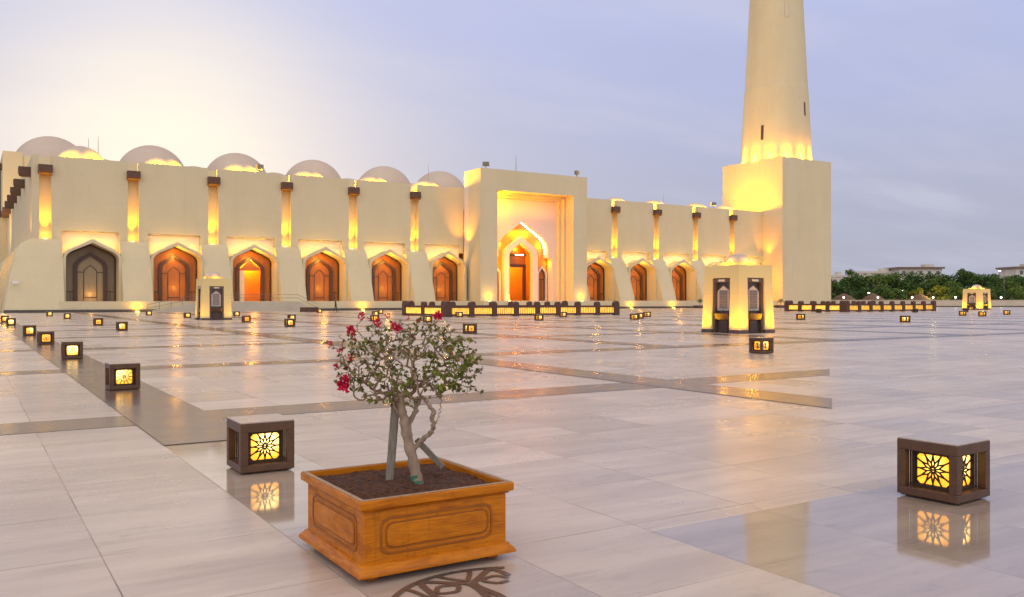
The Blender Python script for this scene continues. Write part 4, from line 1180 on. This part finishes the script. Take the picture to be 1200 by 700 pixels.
# person walking along the wall foot
def person(x, y, rz):
    t = thing('person', 'person in dark trousers and olive top walking along the mosque foot', 'person', (x, y, 0), rz)
    V = {'pel': (0, 0, .95, .125), 'bel': (0, 0, 1.10, .115), 'che': (0, -.01, 1.32, .14), 'nk': (0, 0, 1.48, .055), 'hd0': (0, -.02, 1.56, .075), 'hd1': (0, -.03, 1.66, .085), 'hd2': (0, -.02, 1.73, .06),
         'hl': (.09, 0, .90, .095), 'kl': (.10, -.14, .50, .062), 'al': (.10, -.10, .10, .042), 'fl': (.10, -.24, .04, .035),
         'hr': (-.09, 0, .90, .095), 'kr': (-.10, .06, .50, .062), 'ar': (-.10, .26, .13, .042), 'fr': (-.10, .15, .04, .035),
         'sl': (.19, 0, 1.40, .06), 'el': (.24, .08, 1.13, .045), 'wl': (.23, -.02, .90, .032), 'pal': (.22, -.06, .82, .034), 'f1': (.20, -.09, .74, .012), 'f2': (.225, -.10, .735, .012), 'f3': (.245, -.09, .75, .011), 'tl': (.19, -.09, .80, .012),
         'sr': (-.19, 0, 1.40, .06), 'er': (-.24, -.05, 1.13, .045), 'wr': (-.23, -.20, .95, .032), 'par': (-.22, -.25, .88, .034), 'g1': (-.20, -.29, .80, .012), 'g2': (-.225, -.30, .80, .012), 'g3': (-.245, -.29, .81, .011), 'tr': (-.19, -.27, .86, .012)}
    Eg = [('pel', 'bel'), ('bel', 'che'), ('che', 'nk'), ('nk', 'hd0'), ('hd0', 'hd1'), ('hd1', 'hd2'), ('pel', 'hl'), ('hl', 'kl'), ('kl', 'al'), ('al', 'fl'), ('pel', 'hr'), ('hr', 'kr'), ('kr', 'ar'), ('ar', 'fr'),
          ('che', 'sl'), ('sl', 'el'), ('el', 'wl'), ('wl', 'pal'), ('pal', 'f1'), ('pal', 'f2'), ('pal', 'f3'), ('pal', 'tl'), ('che', 'sr'), ('sr', 'er'), ('er', 'wr'), ('wr', 'par'), ('par', 'g1'), ('par', 'g2'), ('par', 'g3'), ('par', 'tr')]
    ks = list(V); me = bpy.data.meshes.new('body'); me.from_pydata([V[k][:3] for k in ks], [(ks.index(a), ks.index(b)) for a, b in Eg], [])
    o = bpy.data.objects.new('body', me); COL.objects.link(o)
    sk = o.modifiers.new('skin', 'SKIN'); ss = o.modifiers.new('sub', 'SUBSURF'); ss.levels = ss.render_levels = 2
    for i, k in enumerate(ks): me.skin_vertices[0].data[i].radius = (V[k][3],) * 2
    me.skin_vertices[0].data[0].use_root = True
    dg = bpy.context.evaluated_depsgraph_get(); me2 = bpy.data.meshes.new_from_object(o.evaluated_get(dg))
    bpy.data.objects.remove(o)
    o = bpy.data.objects.new('body', me2); COL.objects.link(o); o.parent = t
    for mm in ('skin', 'cloth', 'cloth2', 'hair'): me2.materials.append(M[mm])
    for p in me2.polygons:
        c = p.center; p.use_smooth = True
        p.material_index = 0
        if c.z < .98 and abs(c.x) < .19: p.material_index = 2
        elif c.z < 1.47 and c.z > .93: p.material_index = 1
    # hair cap and face features as small children
    hb = MB(); hb.lathe([(.10, 0), (.102, .04), (.08, .09), (.03, .115)], (0, .0, 1.68), 14); hb.build('hair', M['hair'], t, smooth=True)
    fb = MB(); fb.hexa((-.012, .012, -.15, -.11), 1.61, (-.006, .006, -.125, -.11), 1.665); fb.build('nose', M['skin'], t)
    fb = MB()
    for sx in (-.035, .035): fb.box(sx - .01, sx + .01, -.118, -.10, 1.665, 1.675)
    fb.build('eyes', M['hair'], t)
    return t
person(40.0, 105.5, R(60))

# ================================================================== BOUNDARY, TREES, HOUSES
A, Bp = Vector((146, 119.5, 0)), Vector((262, 46.5, 0)); u = (Bp - A).normalized()
bw = thing('boundary_wall', 'low cream boundary wall running behind the railing to the right edge', 'wall', A)
wv = Bp - A
MB().bar((0, 0, .68), (wv.x, wv.y, .68), .35, 1.36).build('wall', M['bwall'], bw)
MB().bar((0, 0, 1.42), (wv.x, wv.y, 1.42), .48, .12).build('coping', M['bwall'], bw)
MB().bar((0, 0, .12), (wv.x, wv.y, .12), .42, .24).build('skirting', M['skirt'], bw)
def walllamp(x, y, label):
    t = thing('wall_lamp', label, 'lamp', (x, y, 1.482), 0, 'small white lamps along the boundary wall')
    MB().tube([(0, 0, 0), (0, 0, .34)], .05, 8).build('stem', M['metal'], t)
    MB().lathe([(.06, 0), (.16, .10), (.17, .22), (.11, .34), (.03, .37)], (0, 0, .34), 12).build('globe', M['bulbw'], t, smooth=True)
for x, y, w_ in ((153.9, 114.6, 'first wall lamp right of the minaret block'), (159.9, 110.8, 'wall lamp before the thatched shelter'), (165.9, 107.0, 'third wall lamp from the minaret block'), (169.6, 104.7, 'wall lamp before the yellow green bush'), (173.5, 102.2, 'wall lamp just left of the distant kiosk'), (181.6, 97.2, 'wall lamp just right of the distant kiosk')):
    walllamp(x, y, w_)
def streetlamp(x, y, z, label):
    t = thing('street_lamp', label, 'street lamp', (x, y, -.01))
    MB().tube([(0, 0, 0), (0, 0, z * .9), (0, 0, z)], [.09, .06, .05], 8).build('pole', M['metal'], t)
    MB().bar((0, 0, z), (-1.1, .4, z + .15), .2, .12).build('arm', M['metal'], t)
    MB().lathe([(.05, -.10), (.30, 0), (.05, .12)], (-1.1, .4, z + .10), 10).build('lamp_head', M['bulbw'], t)
streetlamp(178.5, 124.9, 3.0, 'low street lamp behind the thatched shelters, left of the other low one')
streetlamp(185, 120.7, 3.5, 'low street lamp behind the boundary wall before the yellow bush')
streetlamp(204, 108.5, 8.1, 'tall street lamp rising above the trees near the right edge')
def shelter(x, y, r, label):
    t = thing('thatched_shelter', label, 'shelter', (x, y, -.01))
    MB().lathe([(r, 1.5), (r * .96, 1.65), (r * .55, 2.35), (r * .12, 2.85), (.03, 2.95)], seg=24).build('roof', M['thatch'], t, smooth=True, angle=50)
    for a in range(6): MB().tube([(r * .85 * math.cos(a * 1.047), r * .85 * math.sin(a * 1.047), 0), (r * .85 * math.cos(a * 1.047), r * .85 * math.sin(a * 1.047), 1.6)], .08, 6).build('post', M['treebark'], t)
shelter(160.5, 119.5, 2.5, 'brown thatched shelter behind the boundary wall, leftmost')
shelter(166.5, 116.5, 2.4, 'brown thatched shelter behind the boundary wall, middle')
shelter(176.5, 112.0, 2.2, 'brown thatched shelter behind the boundary wall, rightmost')

def tree(x, y, h, w, mm, label, name='tree', seed=0, low=.05, cnt=2300):
    r2 = random.Random(seed); t = thing(name, label, 'tree' if name == 'tree' else 'bush', (x, y, -.012), 0, 'trees and bushes behind the boundary wall')
    tb = MB(); tb.tube([(0, 0, 0), (.1, .05, h * .25), (.05, -.1, h * .5)], [.22, .17, .1], 7)
    for k in range(4):
        a = r2.uniform(0, 6.28); tb.tube([(.05, 0, h * .28), (math.cos(a) * w * .25, math.sin(a) * w * .25, h * .52), (math.cos(a) * w * .38, math.sin(a) * w * .38, h * .72)], [.11, .07, .03], 5)
    tb.build('trunk', M['treebark'], t)
    mb = MB(); cl = []
    for _ in range(13):
        a = r2.uniform(0, 6.28); rr = w * .5 * r2.random() ** .5; zz = h * r2.uniform(low + .12, .86)
        sc_ = 1 - .55 * abs(zz / h - .5)
        cl.append((Vector((rr * sc_ * math.cos(a), rr * sc_ * math.sin(a), zz)), r2.uniform(.16, .30) * w * .8))
    cl.append((Vector((0, 0, h * .86)), w * .16))
    for _ in range(cnt):
        c, rr = r2.choice(cl); d_ = Vector((r2.gauss(0, 1), r2.gauss(0, 1), r2.gauss(0, 1))).normalized()
        p = c + Vector((d_.x, d_.y, d_.z * .72)) * rr * r2.uniform(.45, 1.08)
        if p.z < .1: p.z = r2.uniform(.1, .8)
        s_ = r2.uniform(.16, .42)
        a = (d_ + Vector((r2.gauss(0, .9), r2.gauss(0, .9), r2.gauss(0, .9)))).normalized(); b = a.orthogonal().normalized() * s_ * .5
        a2 = a.cross(b).normalized() * s_
        mb.face([mb.v(p - a2), mb.v(p + b), mb.v(p + a2), mb.v(p - b)])
    mb.build('crown', M[mm], t)
    return t
r3 = random.Random(21)
kinds = ['treeleaf', 'treeleaf', 'treeleaf2']
def raypt(px, dep):
    q_ = RT * ((px - 600) / 1012) + FW; return q_ * dep
# (photo column, top row, distance, width m)
TR = [(972, 327, 214, 6), (985, 336, 202, 6), (996, 315, 222, 7), (1006, 325, 216, 8), (1019, 323, 226, 8), (1031, 322, 218, 8), (1043, 323, 228, 8), (1052, 319, 220, 7), (1064, 325, 226, 8), (1076, 323, 218, 8), (1090, 321, 226, 9), (1102, 324, 216, 8), (1114, 323, 226, 8), (1127, 315, 220, 7), (1139, 321, 226, 8), (1151, 323, 216, 8), (1164, 322, 226, 9), (1178, 325, 216, 8), (1191, 323, 224, 8), (1204, 325, 216, 8), (1222, 322, 222, 9)]
LBT = ['slim tree at the minaret block edge', 'low tree beside the minaret block', 'tallest dark tree right of the minaret block', 'tree right of the tallest dark tree', 'tree before the pale flat house, left', 'tree before the pale flat house, middle', 'tree before the pale flat house, right', 'dark tree at the left end of the brown roofed house', 'tree before the brown roofed house, left', 'tree before the brown roofed house, middle', 'tree before the brown roofed house, right', 'tree left of the tall pointed tree', 'tree touching the tall pointed tree', 'taller pointed tree above the distant kiosk, left', 'tree directly behind the distant kiosk', 'tree right behind the distant kiosk', 'tree below the tall street lamp', 'tree right of the tall street lamp', 'tree before the house at the right edge', 'tree at the right picture edge', 'tree partly outside the right picture edge']
for k, (px_, py_, dep, w_) in enumerate(TR):
    p = raypt(px_, dep); hgt = 1.6 + (351 - py_) / 1012 * dep
    tree(p.x, p.y, hgt * 1.04, w_ * 1.1, kinds[k % 3], 'green ' + LBT[k], seed=100 + k)
BS = [(1050, 339, 196, 5, 'treeleaf2', 'green bush behind the third wall lamp'), (1078, 338, 192, 5, 'treeleafy', 'yellow green bush lit by a lamp, left half of a pair'), (1097, 336, 192, 6, 'treeleafy', 'yellow green bush lit by a lamp, right half of a pair'), (1122, 337, 192, 6, 'treeleaf2', 'green bush just left behind the distant kiosk'), (1172, 338, 192, 7, 'treeleaf', 'dark bush right behind the distant kiosk'), (1195, 337, 190, 7, 'treeleaf2', 'green bush at the right end of the boundary wall'), (1012, 338, 206, 7, 'treeleaf', 'dark bush behind the thatched shelters, left'), (1034, 338, 206, 7, 'treeleaf', 'dark bush behind the thatched shelters, right'), (988, 340, 204, 5, 'treeleaf', 'dark bush near the minaret block'), (1150, 338, 198, 6, 'treeleaf2', 'green bush hidden behind the distant kiosk')]
for k, (px_, py_, dep, w_, mm, lb_) in enumerate(BS):
    p = raypt(px_, dep); hgt = 1.6 + (351 - py_) / 1012 * dep
    tree(p.x, p.y, hgt * 1.05, w_, mm, lb_, 'bush', seed=300 + k, low=0.0, cnt=900)
p = raypt(1092, 189); light('bush_light', 'POINT', (p.x - 1, p.y - 1, 3.2), 500, (1, .8, .3), shadow_soft_size=.2)

def house(px0, px1, pyt, dep, D, storeys, label, roof='bldgbrown', over=.8):
    p0, p1 = raypt(px0, dep), raypt(px1, dep); w_ = (p1 - p0).length; hgt = 1.6 + (351 - pyt) / 1012 * dep
    t = thing('house', label, 'house', (*((p0 + p1) / 2).xy, -.012), -YAW)
    MB().box(-w_ / 2, w_ / 2, 0, D, 0, hgt - .7).build('wall', M['bldg'], t)
    rf = MB().box(-w_ / 2 - over, w_ / 2 + over, -over, D + over, hgt - .7, hgt).build('roof', M[roof], t)
    MB().box(w_ * .2, w_ * .42, D * .3, D * .6, hgt + .002, hgt + 1.2).build('stair_head', M['bldg'], rf)
    sh_ = (hgt - .7) / storeys; kx = max(2, int(w_ / 3.2))
    for s_ in range(storeys):
        for i in range(kx):
            x = -w_ / 2 + w_ * (i + .5) / kx; z = sh_ * s_ + sh_ * .32
            fo = MB().box(x - .75, x + .75, -.08, -.002, z - .1, z + sh_ * .42 + .1).build('window', M['bldg'], t)
            MB().box(x - .6, x + .6, -.12, -.082, z, z + sh_ * .42).build('pane', M['window'], fo)
    MB().box(-w_ / 2 - .1, w_ / 2 + .1, -.25, -.003, hgt - .7 - sh_ * .95, hgt - .7 - sh_ * .85).build('cornice', M['bldg'], t)
house(1054, 1104, 313, 340, 12, 4, 'pale house with wide brown flat roof rising above the trees')
house(1004, 1050, 318, 345, 10, 3, 'long pale low house above the trees, left of the brown roofed one', 'bldg', .2)
house(974, 991, 322.5, 290, 10, 3, 'small white house peeking out beside the minaret block', 'bldg', .2)
house(1191, 1215, 312.5, 330, 12, 4, 'pale house with brown roof at the right picture edge')
